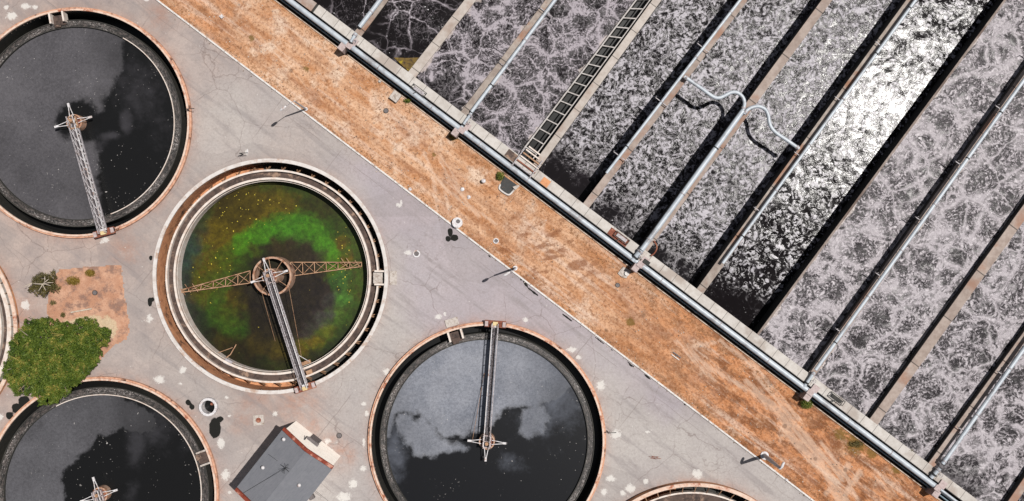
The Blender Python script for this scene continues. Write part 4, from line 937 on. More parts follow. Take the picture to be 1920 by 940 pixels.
disc('water', cE, 176 * S, -1.4, M['trough'], nr=12, na=90)
tF, cF, RF_ = ribbed_tank('F', cross=True, ra=(193, 196), rb=(172, 176), nbr=54)
disc('water', cF, 180 * S, -1.4, M['trough'], nr=12, na=90)

# inlet boxes between rim and launder
def inlet(k, px_, py_, name_lbl, parent, wmat='whiteline', pad=None):
    c, R = TC_W[k]; q = P(px_, py_, 0); d = Vector((q.x - c.x, q.y - c.y, 0)).normalized(); e = Vector((-d.y, d.x, 0)); cc = Vector((c.x, c.y, 0))
    t = empty('inlet_box', (q.x, q.y, 0), name_lbl, 'inlet', 'inlet boxes on the tank rims')
    zt = -.05 if k != 'B' else -.3
    for s_ in (-.62, .62):
        MB().bar(cc + d * (R - .32) + e * s_ + Vector((0, 0, zt + .1)), cc + d * (R - 1.3) + e * s_ + Vector((0, 0, zt + .1)), .16, .9).build('side_wall', M[wmat], t)
    MB().box(cc + d * (R - 1.0) + Vector((0, 0, zt - .2)), d, .48, .54, .2).build('box_floor', M['padconc'] if k == 'B' else M['trough'], t)
    if k != 'B': MB().box(cc + d * (R - 1.35) + e * .2 + Vector((0, 0, zt + .02)), d, .3, .3, .1).build('scum_heap', M['trough'], t, bevel=.08)
    if pad:
        tag(MB().box(cc + d * (R + pad[0]) + e * pad[3] + Vector((0, 0, .05)), d, pad[1], pad[2], .06).build('concrete_pad', M['padconc'], bevel=.01), pad[4], 'pad')
inlet('A', 110, 35, 'rusty inlet box inside the rim at the top of the upper left tank', tA)
inlet('C', 852, 620, 'inlet box inside the rim left of the bridge end on the blue grey tank', tC, pad=(.42, .36, .62, 0, 'pale concrete slab outside the rim of the blue grey tank, left of the bridge end'))
inlet('B', 712, 521, 'pale overflow box across the right side of the green tank channel', tB, pad=(.45, .33, .65, 0, 'square white slab beside the right rim of the green tank'))
inlet('D', 390, 855, 'grey inlet box on the right side of the lower left tank', tD, wmat='padconc')

# ------------------------------------------------------------ scraper bridges
def bridge(k, tip, label, z0=.75, wd=.56, lattice=False, arm_angles=(90, 180, 270), hub_r=.74, mat='greymetal', hubz=None):
    c, R = TC_W[k]; tp = P(tip[0], tip[1], z0); c0 = Vector((c.x, c.y, z0)); c0.z = z0
    d = Vector((tp.x - c0.x, tp.y - c0.y, 0)).normalized(); e = Vector((-d.y, d.x, 0)); L = R - .1
    a = c0 - d * .5; b = c0 + d * L; t = empty('scraper_bridge', (c.x, c.y, 0), label, 'bridge', 'scraper bridges over the settling tanks')
    MB().box((a + b) / 2, d, (b - a).length / 2, wd * .28, .03).build('deck', M['grate'], t)
    up = Vector((0, 0, 1)); n_ = int(L / .85)
    for s_ in (-1, 1):
        o = e * (s_ * wd / 2)
        mb = MB(); mb.bar(a + o - up * .12, b + o - up * .12, .09, .2); mb.build('side_girder', M[mat], t)
        mb = MB(); mb.bar(a + o + up * .6, b + o + up * .6, .06, .06); mb.bar(a + o + up * .5, b + o + up * .32, .03, .03)
        for i in range(n_ + 1):
            q = a + (b - a) * (i / n_) + o; mb.bar(q, q + up * .6, .05, .05)
        mb.build('handrail', M['whitemetal'] if s_ > 0 else M[mat], t)
    if lattice:
        mb = MB()
        for i in range(n_):
            p = a + (b - a) * (i / n_); q = a + (b - a) * ((i + 1) / n_)
            mb.bar(p - e * wd / 2 + up * .02, q + e * wd / 2 + up * .02, .05, .05); mb.bar(p - e * wd / 2 + up * .6, q - e * wd / 2, .04, .04); mb.bar(p + e * wd / 2 + up * .02, q + e * wd / 2 + up * .6, .04, .04)
        mb.build('lattice', M['whitemetal'], t)
    else:
        mb = MB()
        for i in range(n_ * 2):
            p = a + (b - a) * (i / n_ / 2); mb.bar(p - e * wd / 2, p + e * wd / 2, .04, .04)
        mb.build('cross_ties', M[mat], t)
    # carriage on the rim
    cb = c0 + d * (L - .05)
    MB().box(cb + up * -.12, e, 1.0, .32, .1).build('carriage', M['rust'], t, bevel=.02)
    MB().box(cb + up * .14 + d * .05, e, .24, .18, .17).build('motor', M['yellowish'], t, bevel=.04)
    MB().box(cb + up * .12 - d * .22 + e * .1, e, .3, .1, .12).build('gearbox', M['whitemetal'], t, bevel=.03)
    for s_ in (-.82, .82):
        q = cb + e * s_; MB().tube([q - d * .12 + up * -.1, q + d * .12 + up * -.1], .2, 14).build('wheel', M['dark'], t, smooth=True)
        MB().box(q + up * .08, d, .24, .15, .08).build('wheel_guard', M['pinkblock'], t, bevel=.02)
    # hub
    hz = z0 - .05
    mb = MB().ring((c.x, c.y), hub_r - .13, hub_r, -2.2, hz - .1, 40); hb = mb.build('hub_drum', M['drum'], t, smooth=True)
    MB().cyl((c.x, c.y), hub_r - .14, -2.2, hz - .35, 32).build('drum_core', M['rust'], hb)
    for q_, s_ in ((d, 1), (d, -1)): pass
    mb = MB()
    for s_ in (-.34, .34): mb.bar(c0 + e * s_ - d * .55 + up * .1, c0 + e * s_ + d * .7 + up * .1, .12, .16)
    for s_ in (-.5, 0.05, .6): mb.bar(c0 - e * .4 + d * s_ + up * .12, c0 + e * .4 + d * s_ + up * .12, .08, .12)
    mb.build('hub_platform', M['tanmetal'] if lattice else M['pinkblock'], t)
    MB().cyl((c.x - d.x * .1, c.y - d.y * .1), .16, z0 + .1, z0 + .5, 20).build('hub_motor', M['tanmetal'], t, smooth=True)
    for an in arm_angles:
        r_ = Matrix.Rotation(math.radians(an), 3, 'Z') @ d; s_ = Vector((-r_.y, r_.x, 0)); tipp = c0 + r_ * 1.5
        mb = MB()
        for q_ in (-.2, .2): mb.bar(c0 + r_ * .45 + s_ * q_, tipp + s_ * (q_ * .25), .06, .07)
        am = mb.build('brace_arm', M['whitemetal'], t)
        MB().box(tipp + r_ * .12, r_, .19, .1, .08).build('arm_tip', M['whitemetal'], am, bevel=.02)
    return t, d, e
bridge('A', (195, 437), 'latticed white bridge with a rusty carriage spanning the upper left slate tank', lattice=True, z0=.85)
bridge('B', (571, 724), 'grey bridge with twin rails from the green tank hub to its lower rim', z0=.7, arm_angles=(90, 180, 270))
bridge('C', (929, 604), 'slim pale bridge running up from the hub of the blue grey tank', z0=.75)
bridge('D', (255, 1150), 'bridge hub with white arms cut by the bottom edge in the lower left tank', z0=.75)

# green tank: feed well ring and rust coloured rake arms
t = empty('feed_well', (cB.x, cB.y, 0), 'tan ring round the hub of the green tank', 'ring')
MB().ring(cB, 1.66, 1.84, -2.3, -.3, 64).build('well_ring', M['drum'], t, smooth=True)
mb = MB()
for i in range(8):
    a = math.pi * i / 4 + .2; q = Vector((cB.x, cB.y, -.4)); d = Vector((math.cos(a), math.sin(a), 0)); mb.bar(q + d * .6, q + d * 1.7, .05, .05)
mb.build('spokes', M['tanmetal'], t)
def rake(p0, p1, q0, q1, label, ticks):
    z = -1.55
    A0, A1, B0, B1 = P(*p0, z), P(*p1, z), P(*q0, z), P(*q1, z)
    t = empty('rake_arm', (A0.x, A0.y, z), label, 'rake arm', 'rust coloured rake arms in the green tank')
    MB().bar(A0, A1, .08, .08).build('chord', M['tanmetal'], t); MB().bar(B0, B1, .08, .08).build('chord', M['tanmetal'], t)
    mb = MB(); n_ = 6
    for i in range(n_ + 1):
        f = i / n_; a = A0 + (A1 - A0) * f; b = B0 + (B1 - B0) * f; mb.bar(a, b, .07, .07)
        if i < n_:
            f2 = (i + 1) / n_; a2 = A0 + (A1 - A0) * f2; b2 = B0 + (B1 - B0) * f2; mb.bar(b, a2, .05, .05)
            mb.bar(a + Vector((0, 0, -.25)), b2 + Vector((0, 0, -.25)), .04, .04)
    for (x_, y_) in ticks:
        q = P(x_, y_, z + .05); mb.bar(q + Vector((-.28, .4, 0)), q + Vector((.28, -.4, 0)), .045, .045)
    mb.build('lattice', M['tanmetal'], t)
rake((545, 492), (678, 492), (546, 518), (678, 500), 'rust coloured lattice arm reaching right across the green water', [(645, 492), (655, 492), (671, 496)])
rake((469, 508), (332, 546), (469, 531), (330, 550), 'rust coloured lattice arm reaching left across the green water', [(352, 541), (366, 540), (342, 546)])
t = empty('scum_skimmer', P(430, 668, 0), 'rusty skimmer pipe with a small box at the lower left rim of the green tank', 'skimmer')
MB().tube([P(443, 646, -1.2), P(432, 665, -1.0), P(415, 678, -.6)], .05, 8).build('skimmer_pipe', M['tanmetal'], t)
MB().tube([P(397, 666, -.9), P(436, 652, -1.3)], .035, 8).build('brace', M['tanmetal'], t)
MB().box(P(428, 679, -.5), (1, -.5, 0), .38, .25, .14).build('skimmer_box', M['greymetal'], t, bevel=.02)
tag(MB().box(P(457, 689, -1.9), (1, -.2, 0), .16, .16, .14).build('float_block', M['yellowish'], bevel=.02), 'small cream block floating by the lower rim of the green tank', 'block')
t = empty('skimmer_trough', P(573, 680, 0), 'tan skimmer trough beside the lower end of the green tank bridge', 'trough')
MB().box(P(574, 680, -.5), (1, .35, 0), .45, .16, .12).build('trough_box', M['tanmetal'], t)
MB().bar(P(556, 664, .6), P(580, 678, -.3), .05, .05).build('strut', M['whitemetal'], t)
MB().box(P(580, 698, -.25), (1, .4, 0), .3, .2, .05).build('step_grating', M['tanmetal'], t)
for (a, b, lb) in [((540, 530, .6), (565, 668, .1), 'thin stay cable right of the green tank bridge'), ((490, 545, .6), (516, 640, -1.9), 'thin stay cable left of the green tank bridge'), ((885, 830, .7), (908, 700, -.2), 'thin stay cable left of the blue grey tank bridge')]:
    tag(MB().tube([P(*a), P(*b)], .018, 6).build('stay_cable', M['tanmetal']), lb, 'cable', 'stay cables beside the bridges')
# little marker posts on rims
for (x_, y_, lb, m_) in [(357, 208, 'black bracket post on the right rim of the upper left tank', 1), (1138, 808, 'black bracket post on the right rim of the blue grey tank', 1), (456, 290, 'small black bracket beside a white splash at the top of the green tank', 0)]:
    t = empty('marker_post', P(x_, y_, 0), lb, 'post', 'small black posts on the tank rims')
    mb = MB(); q = P(x_, y_, 0); mb.bar(q, q + Vector((0, 0, 1.2)), .07, .07); mb.build('post', M['dark'], t)
    MB().bar(q + Vector((0, 0, 1.15)), q + Vector((.75, .05, 1.15)), .06, .06).build('arm', M['dark'], t)

# ------------------------------------------------------------ street lamps
def lamp(base, h, arm, label, r=.075, lean=(0, 0)):
    b = P(*base, 0); t = empty('street_lamp', b, label, 'street lamp', 'street lamps along the kerb')
    top = b + Vector((lean[0], lean[1], h)); tipp = top + Vector((arm[0], arm[1], .25))
    MB().tube([b, b + (top - b) * .5, top], [r * 1.35, r * 1.1, r * .8], 12).build('pole', M['paleblue'], t, smooth=True)
    MB().cyl(b, r * 2.6, 0, .14, 20).build('base_plate', M['whitemetal'], t, smooth=True)
    MB().tube([top, top + (tipp - top) * .5 + Vector((0, 0, .08)), tipp], .03, 8).build('arm', M['greymetal'], t, smooth=True)
    d = Vector((arm[0], arm[1], 0)).normalized(); hd = MB().tube([tipp - d * .1, tipp + d * .1, tipp + d * .42, tipp + d * .55], [.07, .13, .13, .06], 12).build('lamp_head', M['whitemetal'], t, smooth=True)
lamp((574, 205), 4.9, (-.75, -.55), 'street lamp leaning over the road near the upper left tank', .07)
lamp((966, 503), 4.9, (-.55, -.3), 'street lamp on the kerb near the centre of the photo', .085)
lamp((1433, 854), 5.3, (.05, .1), 'thick lamp pole on the dry grass near the bottom edge', .15)

# ------------------------------------------------------------ manholes, vents and pads
def manhole(px_, py_, r, label, kind='lid', h=.06):
    q = P(px_, py_, 0); t = empty('manhole', q, label, 'manhole')
    if kind == 'lid':
        MB().ring(q, r * .82, r, -.05, h, 32).build('frame', M['darkconc'], t, smooth=True); MB().cyl(q, r * .82, -.05, h - .02, 28).build('lid', M['lid'], t)
    elif kind == 'ring':
        MB().ring(q, r * .68, r, -.05, h, 32).build('frame', M['whitemetal'], t, smooth=True); MB().cyl(q, r * .68, -.05, h * .4, 28).build('lid', M['lid'], t)
    return t
manhole(724, 208, .24, 'small grey manhole lid in the dry grass below the square slab', h=.1)
manhole(1158, 535, .22, 'round grey manhole lid in the dry grass near the round capped pad', h=.1)
manhole(930, 452, .26, 'manhole with a pale ring and dark lid in the dry grass', 'ring', .14)
manhole(781, 476, .34, 'white ringed manhole in the middle of the lavender road', 'ring', .05)
manhole(179, 549, .24, 'dark round manhole in the bare pink soil plot', h=.18)
manhole(636, 817, .26, 'faint round cover in the paving right of the small building', h=.03)
q = P(485, 788); t = empty('drain_pad', q, 'square pale pad with a round brown hole above the small building', 'drain')
MB().box(q + Vector((0, 0, .03)), (1, .08, 0), .5, .48, .035).build('pad', M['padconc'], t, bevel=.01); MB().cyl(q, .24, .03, .075, 28).build('hole_cover', M['rust'], t)
q = P(858, 418); t = empty('vent_dome', q, 'white round vent cap with a dark spot beside the road kerb', 'vent')
MB().cyl(q, .42, 0, .42, 40).build('shaft', M['whitemetal'], t, smooth=True); MB().ring(q, .0, .49, .42, .5, 40).build('cap', M['whitemetal'], t, smooth=True)
MB().cyl(q + Vector((.08, .12, 0)), .19, .5, .53, 28).build('vent_hole', M['lid'], t)
q = P(393, 762); t = empty('round_well', q, 'open round well with a thick white rim below the green tank', 'well')
MB().ring(q, .62, .85, -1.5, .5, 56).build('well_wall', M['whitemetal'], t, smooth=True); MB().cyl(q, .63, -.6, -.5, 40).build('well_floor', M['blackwater'], t)
MB().cyl(q + Vector((.12, .18, 0)), .2, -.5, -.2, 20, .12).build('pump', M['rust'], t, smooth=True)
for (x_, y_, r, h, lb) in [(907, 340, .2, .5, 'white capped post standing in the grass left of the open pit'), (867, 355, .2, .06, 'white disc in the grass, nearer the road than its neighbour'), (879, 370, .19, .06, 'white disc in the grass at the end of the wheel tracks'), (769, 355, .17, .06, 'pale disc in the grass beside the kerb'), (1474, 900, .01, .01, None)]:
    if lb: q = P(x_, y_); tag(MB().cyl(q, r, 0, h, 28, r * .96).dome(q, r * .9, h, r * .3, 24, 4).build('capped_post' if h > .2 else 'marker_disc', M['whitemetal'], smooth=True), lb, 'marker')
q = P(742, 182); tag(MB().box(q + Vector((0, 0, .2)), tc, .42, .45, .2).build('concrete_pad', M['padconc'], bevel=.02), 'square grey slab in the grass against the pipe gutter', 'pad')
t = empty('capped_pad', P(1170, 511), 'broken concrete pad with a round cap below the thick pipe junction', 'pad')
MB().prism([P(1158, 513), P(1168, 500), P(1183, 508), P(1174, 522), P(1166, 520)][::-1], 0, .16).build('pad', M['padconc'], t); MB().cyl(P(1175, 513), .22, .1, .34, 24).build('round_cap', M['kerb'], t, smooth=True)
# open pit with a white kerb
t = empty('open_pit', P(952, 350), 'black open pit with a white curved kerb cut into the grass edge by the pipes', 'pit')
pp = [(945, 330), (938, 346), (936, 353), (940, 358), (951, 365), (957, 364), (964, 356), (972, 349)]
mb = MB().tube(spline([P(x, y, .12) for x, y in pp[1:7]], 6), .085, 8); mb.build('kerb', M['kerb'], t, smooth=True)
MB().prism([P(x, y) for x, y in pp][::-1], .05, .075).build('pit_cover', M['dark'], t)  # flat black sheet stands in for the dark inside of the pit
MB().prism([P(961, 351), P(973, 347), P(974, 350), P(966, 357)][::-1], .07, .3).build('side_block', M['padconc'], t)
# odds and ends
t = empty('wooden_pallet', P(1268, 668), 'small broken wooden pallet lying on the dry grass', 'pallet')
for s_ in (-.13, .13):
    a = P(1268, 668, .12) + nc * s_; MB().bar(a - tc * .45, a + tc * .45, .09, .06).build('plank', M['whiteline'] if s_ < 0 else M['lid'], t)
MB().bar(P(1268, 668, .06) - nc * .2, P(1268, 668, .06) + nc * .2, .08, .05).build('cross_plank', M['bark'], t)
t = empty('scrap_bundle', P(1228, 858), 'small bundle of orange scrap lying on the grey paving', 'scrap')
for k in range(6):
    a = P(1228, 858, .04 + .02 * k) + Vector((random.uniform(-.3, .3), random.uniform(-.08, .08), 0)); MB().bar(a - Vector((.28, random.uniform(-.1, .1), 0)), a + Vector((.28, random.uniform(-.08, .08), 0)), .04, .03).build('stick', M['rust'], t)
tag(MB().tube([P(133, 586, .16), P(172, 579, .16)], .07, 10).build('fallen_post', M['palebark'], smooth=True), 'bleached post lying on the bare pink soil plot', 'post')
tag(MB().prism([P(x, y) for x, y in ((462, 288), (464, 279), (467, 288))][::-1], .01, .05).build('white_scrap', M['whitemetal']), 'white triangular scrap above the green tank', 'scrap')
tag(MB().prism([P(x, y) for x, y in ((412, 31), (417, 28), (421, 33), (416, 36))][::-1], .05, .2).build('white_stone', M['whitemetal']), 'white stone in the orange grass near the top edge', 'stone')
tag(MB().cyl(P(712, 153), .18, 0, .2, 12, .1).build('pale_stone', M['padconc']), 'pale stone against the gutter edging above the square slab', 'stone')
tag(MB().box(P(1475, 900, .1), tc, .12, .1, .08).build('white_block', M['whitemetal'], bevel=.02), 'little white block in the grass beside the kerb near the bottom edge', 'block')

# ------------------------------------------------------------ small building
t = empty('pump_house', P(545, 860), 'small grey roofed building with a cream end wall and red parapet', 'building')
HB = 4.8
c1, c2, c4 = P(532, 806, HB), P(622, 877, HB), P(447, 925, HB)     # roof corners: N, E, W
ex = (c2 - c1); ex.z = 0; ey = (c4 - c1); ey.z = 0
c1 = Vector((c1.x, c1.y, 0)); wx_, ly = ex.length, ey.length; ex.normalize(); ey = (ey - ex * ey.dot(ex)); ey.normalize()
def BP(u, v, z): return c1 + ex * u + ey * v + Vector((0, 0, z))
mb = MB(); mb.prism([BP(.05, .05, 0), BP(wx_ - .05, .05, 0), BP(wx_ - .05, ly, 0), BP(.05, ly, 0)], 0, HB - .25); mb.build('wall', M['cream'], t)
mid = wx_ / 2; rr = .75
mb = MB(); vs = [BP(-.12, .1, HB - .22), BP(mid, .1, HB + rr - .2), BP(wx_ + .12, .1, HB - .22), BP(-.12, ly - .1, HB - .22), BP(mid, ly - .1, HB + rr - .2), BP(wx_ + .12, ly - .1, HB - .22)]
vs += [v - Vector((0, 0, .09)) for v in vs]
mb.add(vs, [(0, 1, 4, 3), (1, 2, 5, 4), (6, 9, 10, 7), (7, 10, 11, 8), (0, 3, 9, 6), (2, 8, 11, 5), (0, 6, 7, 1), (1, 7, 8, 2), (3, 4, 10, 9), (4, 5, 11, 10)])
mb.build('roof', M['roof'], t)
for v0, nm in ((-.06, 0), (ly - .16, 1)):
    mb = MB(); pr = [(-.02, 0), (wx_ + .02, 0), (wx_ + .02, HB), (mid, HB + rr + .12), (-.02, HB)] if False else None
    a0, a1, a2 = BP(-.05, v0, HB - .02), BP(mid, v0, HB + rr + .02), BP(wx_ + .05, v0, HB - .02)
    mb.box((a0 + a1) / 2, a1 - a0, (a1 - a0).length / 2 + .02, .15, .1); mb.box((a1 + a2) / 2, a2 - a1, (a2 - a1).length / 2 + .02, .15, .1)
    mb.build('parapet', M['brickred'], t)
    vs = [BP(.0, v0, HB - .6), BP(wx_, v0, HB - .6), BP(wx_, v0, HB - .08), BP(mid, v0, HB + rr - .05), BP(0, v0, HB - .08)]; vs += [v + ey * .1 for v in vs]
    MB().add(vs, [(0, 1, 2, 3, 4), (9, 8, 7, 6, 5), (0, 5, 6, 1), (1, 6, 7, 2), (2, 7, 8, 3), (3, 8, 9, 4), (4, 9, 5, 0)]).build('gable', M['cream'], t)
dr = MB().box(BP(2.6, .02, 1.05), ex, .5, .05, 1.05); db = dr.build('door', M['lid'], t); MB().box(BP(2.95, -.05, 1.05), ex, .05, .03, .03).build('handle', M['dark'], db)
MB().box(BP(2.6, -.1, 2.4), ex, .6, .14, .04).build('canopy', M['lid'], t)
MB().box(BP(1.9, -.12, 3.1), ex, .06, .22, .06).build('wall_bracket', M['dark'], t)
def roofz(u): return HB - .2 + rr * (1 - abs(u - mid) / mid)
for (x_, y_) in ((532, 824), (493, 877), (561, 910)):
    q = P(x_, y_, HB + .3); vm = empty('roof_vent', (q.x, q.y, HB), ['white ball vent at the top corner of the grey roof', 'white ball vent on the left edge of the grey roof', 'white ball vent on the right slope of the grey roof'][[532, 493, 561].index(x_)], 'vent', 'white ball vents on the grey roof')
    MB().tube([(q.x, q.y, HB - .3), (q.x, q.y, HB + .35)], .05, 10).build('vent_pipe', M['dark'], vm, smooth=True)
    MB().dome((q.x, q.y), .17, HB + .35, .17, 20, 6).build('vent_cap', M['whitemetal'], vm, smooth=True)
q = P(537, 877, HB + .6); t = empty('roof_antenna', (q.x, q.y, HB), 'thin black antenna with crossed arms on the roof ridge', 'antenna')
MB().tube([(q.x, q.y, HB), (q.x, q.y, HB + 1.0)], .022, 8).build('mast', M['dark'], t)
mb = MB()
for a, z_ in ((.2, 1.25), (1.4, 1.1), (.9, .9), (2.4, .95)): 
    d = Vector((math.cos(a), math.sin(a), 0)) * .45; mb.bar(Vector((q.x, q.y, HB + z_)) - d, Vector((q.x, q.y, HB + z_)) + d, .03, .03)
mb.build('antenna_arms', M['dark'], t)
for (a, b, lb) in [((505, 853, HB + .5), (616, 940, 3.0), 'thin black cable crossing the grey roof from the ridge to the right'), ((537, 877, HB + .9), (456, 925, HB + .1), 'thin black cable from the antenna to the lower roof corner')]:
    A, B = P(*a), P(*b); mdl = (A + B) / 2 - Vector((0, 0, .15)); tag(MB().tube([A, mdl, B], .014, 6).build('roof_cable', M['cable']), lb, 'cable', 'cables over the grey roof')
tag(MB().box(P(585, 932, .25), (1, .6, 0), .22, .2, .25).build('meter_box', M['lid'], bevel=.02), 'small dark box on the paving below the right eave of the building', 'box')

# ------------------------------------------------------------ plants
def leaves(name, pts, nrm, size, mat, parent, tint, asp=.34):
    n = len(pts); pts = np.asarray(pts); a = rng.random((n, 3)) - .5; nr = np.asarray(nrm) * .7 + a * 2.2; nr /= np.linalg.norm(nr, axis=1)[:, None]
    r = rng.random((n, 3)) - .5; u = np.cross(nr, r); u /= np.linalg.norm(u, axis=1)[:, None] + 1e-9; v = np.cross(nr, u)
    sz = size * (0.6 + .8 * rng.random((n, 1))); u = u * sz; v = v * sz * asp
    off = np.array(parent_offset(parent))
    V = np.stack([pts - u, pts - v * 1, pts + u, pts + v * 1], 1).reshape(-1, 3) - off
    F = np.arange(n * 4).reshape(-1, 4)
    return sheet(name, V, F, mat, dict(tint=np.repeat(tint, 4)), parent=parent, smooth=False)
def parent_offset(p):
    o = Vector((0, 0, 0))
    while p is not None: o += p.location; p = p.parent
    return (o.x, o.y, o.z)
def canopy(poly, base, hmax, n, size, mat, t, lump=.9, zr=(0.6)):
    xs = [p[0] for p in poly]; ys = [p[1] for p in poly]
    px = rng.uniform(min(xs) - 4, max(xs) + 4, n * 3); py = rng.uniform(min(ys) - 4, max(ys) + 4, n * 3)
    wa = 9 * lump ** 2 * 1.8; s_ = sdf(px + (vnoise(px / 6, py / 6) - .5) * wa, py + (vnoise(px / 6 + 9, py / 6) - .5) * wa, poly); k = (s_ > rng.uniform(-3.5, 3.5, s_.shape)) & (vnoise(px / 5.5 + 21, py / 5.5 + 3, 3) > .34 - np.clip(s_, 0, 12) * .006); px, py, s_ = px[k][:n], py[k][:n], np.clip(s_[k][:n], 0, 99)
    def top(px, py, s_):
        b = np.sqrt(np.clip(s_ / 42, 0.01, 1)); l = vnoise(px / (17 * lump), py / (17 * lump), 3); l2 = vnoise(px / 5 + 5, py / 5, 3)
        return base + (hmax - base) * (b * .75 + .3 * l * (0.4 + b)) + (l2 - .5) * 1.7
    z = top(px, py, s_); dep = rng.random(len(px)) ** 1.3
    zz = z - dep * (0.3 + .9 * rng.random(len(px)) * zr)
    # branch-tip tufts: gather leaves towards random tip points
    k = S * (H - zz) / H; X = (px - 960) * k; Y = (470 - py) * k
    e = 1.5; gx = (top(px + e, py, s_) - top(px - e, py, s_)) / (2 * e * S); gy = (top(px, py + e, s_) - top(px, py - e, s_)) / (2 * e * S)
    nr = np.stack([-gx, gy, np.full_like(gx, 1.1)], 1); nr /= np.linalg.norm(nr, axis=1)[:, None]
    tint = np.clip(vnoise(px / 11 + 70, py / 11, 3) * .9 + rng.random(len(px)) * .6 - .25, 0, 1)
    leaves('crown', np.stack([X, Y, zz], 1), nr, size, mat, t, tint)
    return top
tr = [(x / 4.7, 580 + y / 4.7) for x, y in [(420, 75), (470, 110), (530, 125), (640, 140), (700, 85), (840, 95), (870, 150), (965, 185), (960, 290), (880, 340), (870, 450), (790, 550), (700, 640), (650, 690), (570, 760), (460, 830), (350, 840), (340, 770), (250, 740), (130, 750), (80, 650), (30, 600), (25, 510), (80, 450), (90, 320), (100, 260), (200, 180), (220, 110), (290, 95), (350, 100), (400, 80)]]
q = P(112, 665); t = empty('green_tree', q, 'big spreading green tree between the soil plot and the lower left tank', 'tree')
canopy(tr, 1.3, 4.2, 60000, .11, M['leafgreen'], t)
mb = MB().tube([q, q + Vector((.1, .1, 1.2)), q + Vector((0, .2, 2.2))], [.26, .2, .15], 12); mb.build('trunk', M['bark'], t, smooth=True)
mb = MB()
for k in range(30):
    a = random.uniform(0, 6.28); r_ = random.uniform(1.4, 3.8); z_ = random.uniform(2.2, 3.3)
    mb.tube([q + Vector((0, .1, 1.3)), q + Vector((math.cos(a) * r_ * .5, math.sin(a) * r_ * .5, 2.2)), q + Vector((math.cos(a) * r_, math.sin(a) * r_, z_))], [.09, .06, .02], 6)
mb.build('limbs', M['bark'], t)
tw = MB()
for k in range(46):
    i = random.random(); x_ = random.uniform(25, 180); y_ = random.uniform(610, 740)
    if float(sdf(np.array([x_]), np.array([y_]), tr)[0]) < 8: continue
    a = random.uniform(0, 6.28); c_ = P(x_, y_, 3.9); 
    for j in range(3): 
        b_ = a + random.uniform(-.7, .7); L = random.uniform(.3, .7); tw.tube([c_ - Vector((0, 0, .5)), c_ + Vector((math.cos(b_) * L, math.sin(b_) * L, random.uniform(-.2, .2)))], [.018, .01], 5)
tw.build('bare_twigs', plain('straw_twig', col(190, 176, 96), col(160, 140, 70), bump=0), t)
# sapling with bleached branches
sp = [(52, 545), (60, 533), (64, 520), (75, 512), (88, 514), (100, 508), (106, 520), (100, 530), (112, 538), (108, 546), (92, 545), (84, 556), (72, 556), (62, 550)]
q = P(80, 533); t = empty('sapling_tree', q, 'brownish sapling with bleached white branches at the corner of the soil plot', 'tree')
canopy(sp, .7, 2.0, 2600, .09, M['leafolive'], t, lump=.5)
MB().tube([q, q + Vector((.05, 0, .8)), q + Vector((-.05, .05, 1.4))], [.09, .07, .04], 8).build('trunk', M['bark'], t, smooth=True)
mb = MB()
for (x0, y0, x1, y1) in [(80, 533, 60, 531), (60, 531, 42, 538), (80, 533, 92, 523), (80, 533, 86, 545), (80, 533, 72, 546), (80, 533, 95, 536), (84, 530, 84, 518), (60, 531, 50, 542), (80, 533, 100, 530)]:
    mb.tube([P(x0, y0, 1.55), P((x0 + x1) / 2 + random.uniform(-1, 1), (y0 + y1) / 2 + random.uniform(-1, 1), 1.9), P(x1, y1, 1.8)], [.045, .035, .015], 6)
mb.build('limbs', M['palebark'], t)
def bush(px_, py_, rx, ry, h, mat, label, n, name='bush', cat='bush', size=.06):
    poly = [(px_ + rx * math.cos(a) * (1 + .2 * math.sin(3 * a + px_)), py_ + ry * math.sin(a) * (1 + .15 * math.cos(2 * a))) for a in np.linspace(0, 6.1, 14)]
    q = P(px_, py_); t = empty(name, q, label, cat)
    m_ = n * 2; x = rng.normal(px_, rx * .5, m_); y = rng.normal(py_, ry * .5, m_); s_ = sdf(x, y, poly); k = s_ > -1.2; x, y, s_ = x[k][:n], y[k][:n], s_[k][:n]
    z = h * (0.25 + .75 * np.sqrt(np.clip(s_ / (min(rx, ry)), 0.02, 1))) * (.55 + .45 * rng.random(len(x))); kk = S * (H - z) / H
    leaves('foliage', np.stack([(x - 960) * kk, (470 - y) * kk, z], 1), np.tile([0, 0, 1.0], (len(x), 1)), size, mat, t, rng.random(len(x)))
    mb = MB()
    for j in range(5):
        a = j * 1.3; mb.tube([q, q + Vector((math.cos(a) * rx * S * .5, math.sin(a) * ry * S * .5, h * .6))], [.02, .01], 5)
    mb.build('stems', M['bark'], t)
bush(169, 512, 9, 7, .6, M['leafmustard'], 'mustard yellow bush nearest the top edge of the soil plot', 900)
bush(137, 527, 14, 9, .6, M['leafmustard'], 'wider mustard bush in the middle of the soil plot', 1100)
bush(118, 591, 4.5, 5, .5, M['leafolive'], 'tiny round olive bush above the big tree', 350)
bush(100, 568, 7, 5, .35, M['leafolive'], 'low brown weed on the left side of the soil plot', 250)
bush(1513, 757, 12, 11, .9, M['leafgreen'], 'green tuft against the pipe gutter beside the pink support block', 1300)
bush(938, 330, 8, 9, .8, M['leafgreen'], 'green tuft at the top corner of the open pit', 700)
bush(764, 189, 7, 5, .5, M['leafgreen'], 'green weed between the square slab and the gutter', 350)
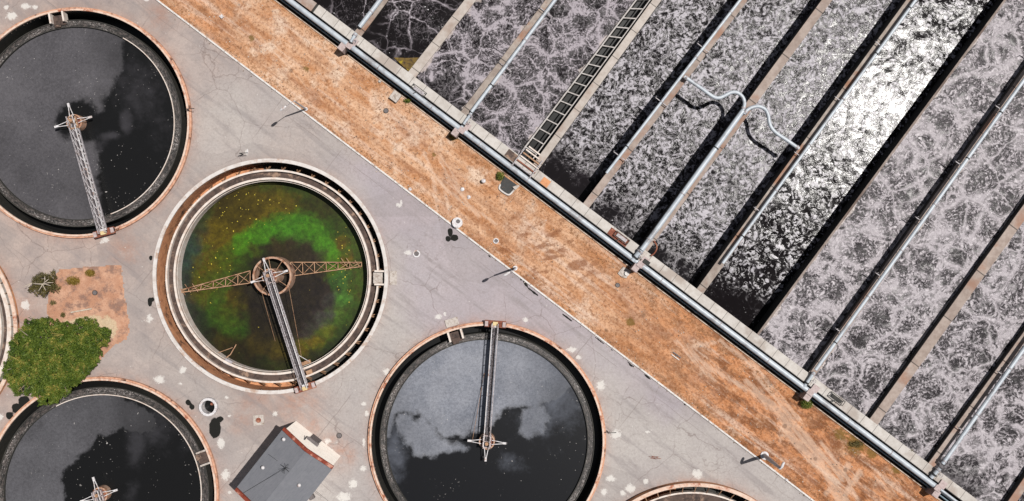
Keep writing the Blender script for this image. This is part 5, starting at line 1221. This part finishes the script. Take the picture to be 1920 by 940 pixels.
bush(1606, 833, 14, 7, .4, M['leafolive'], 'dull olive weeds against the gutter near the bottom edge', 500)
bush(1708, 845, 6, 3, .0 + 1.5, M['leafolive'], 'weed growing on the walkway edge near the lower right corner', 120)
bush(850, 257, 10, 4, .3, M['leafmustard'], 'yellowish weeds below the pink block left of the pit', 300)

c_ = P(757, 120, .9)
yp = MB().prism([P(738, 108, .84), P(762, 109, .84), P(786, 108, .84), P(768, 136, .84)][::-1], .80, .845).build('sunken_plate', plain('mustard_scum', col(120, 96, 40), col(60, 44, 34), 0.8, scale=2.5, dirt=col(200, 180, 30)))
tag(yp, 'brown plate with yellow scum at the lower corner of the black pool', 'plate')

# loose stones scattered over the dry ground and along the kerb (uncountable)
mb = MB()
for k in range(900):
    f = random.random(); side = random.random()
    x = 300 + 1350 * f; yk = 170 + (x - 517) * .763
    off = (random.expovariate(1 / 6.0) * random.choice((-.35, 1))) if side < .45 else random.uniform(4, 128)
    p = P(x + off * .6, yk - off * .8, .03); r = random.uniform(.02, .055)
    mb.box(p, (random.random(), random.random() - .5, random.random() * .4), r, r * .8, r * .6)
tag(mb.build('gravel', plain('loose_stones', col(220, 204, 190), col(130, 106, 90), 0.9, scale=1.3, lo=.45, hi=.55), None), kind='stuff')
mb = MB()
for k in range(2600):
    x = 300 + 1400 * random.random(); yk = 170 + (x - 517) * .763
    off = 2.5 + random.expovariate(1 / 7.0) if random.random() < .5 else 131 - random.expovariate(1 / 9.0)
    if off < 2 or off > 134: continue
    b = P(x + off * .6, yk - off * .8, .02); a = random.uniform(0, 6.28)
    for j in range(3):
        a2 = a + j * 2.1 + random.uniform(-.5, .5); L = random.uniform(.05, .16); q = b + Vector((math.cos(a2) * L, math.sin(a2) * L, random.uniform(.05, .14))); s_ = Vector((-math.sin(a2), math.cos(a2), 0)) * .016
        mb.add([b - s_, b + s_, q], [(0, 1, 2)])
tag(mb.build('straw_tufts', plain('straw_blades', col(206, 150, 100), col(120, 84, 50), 0.9, scale=1.0), None), kind='stuff')
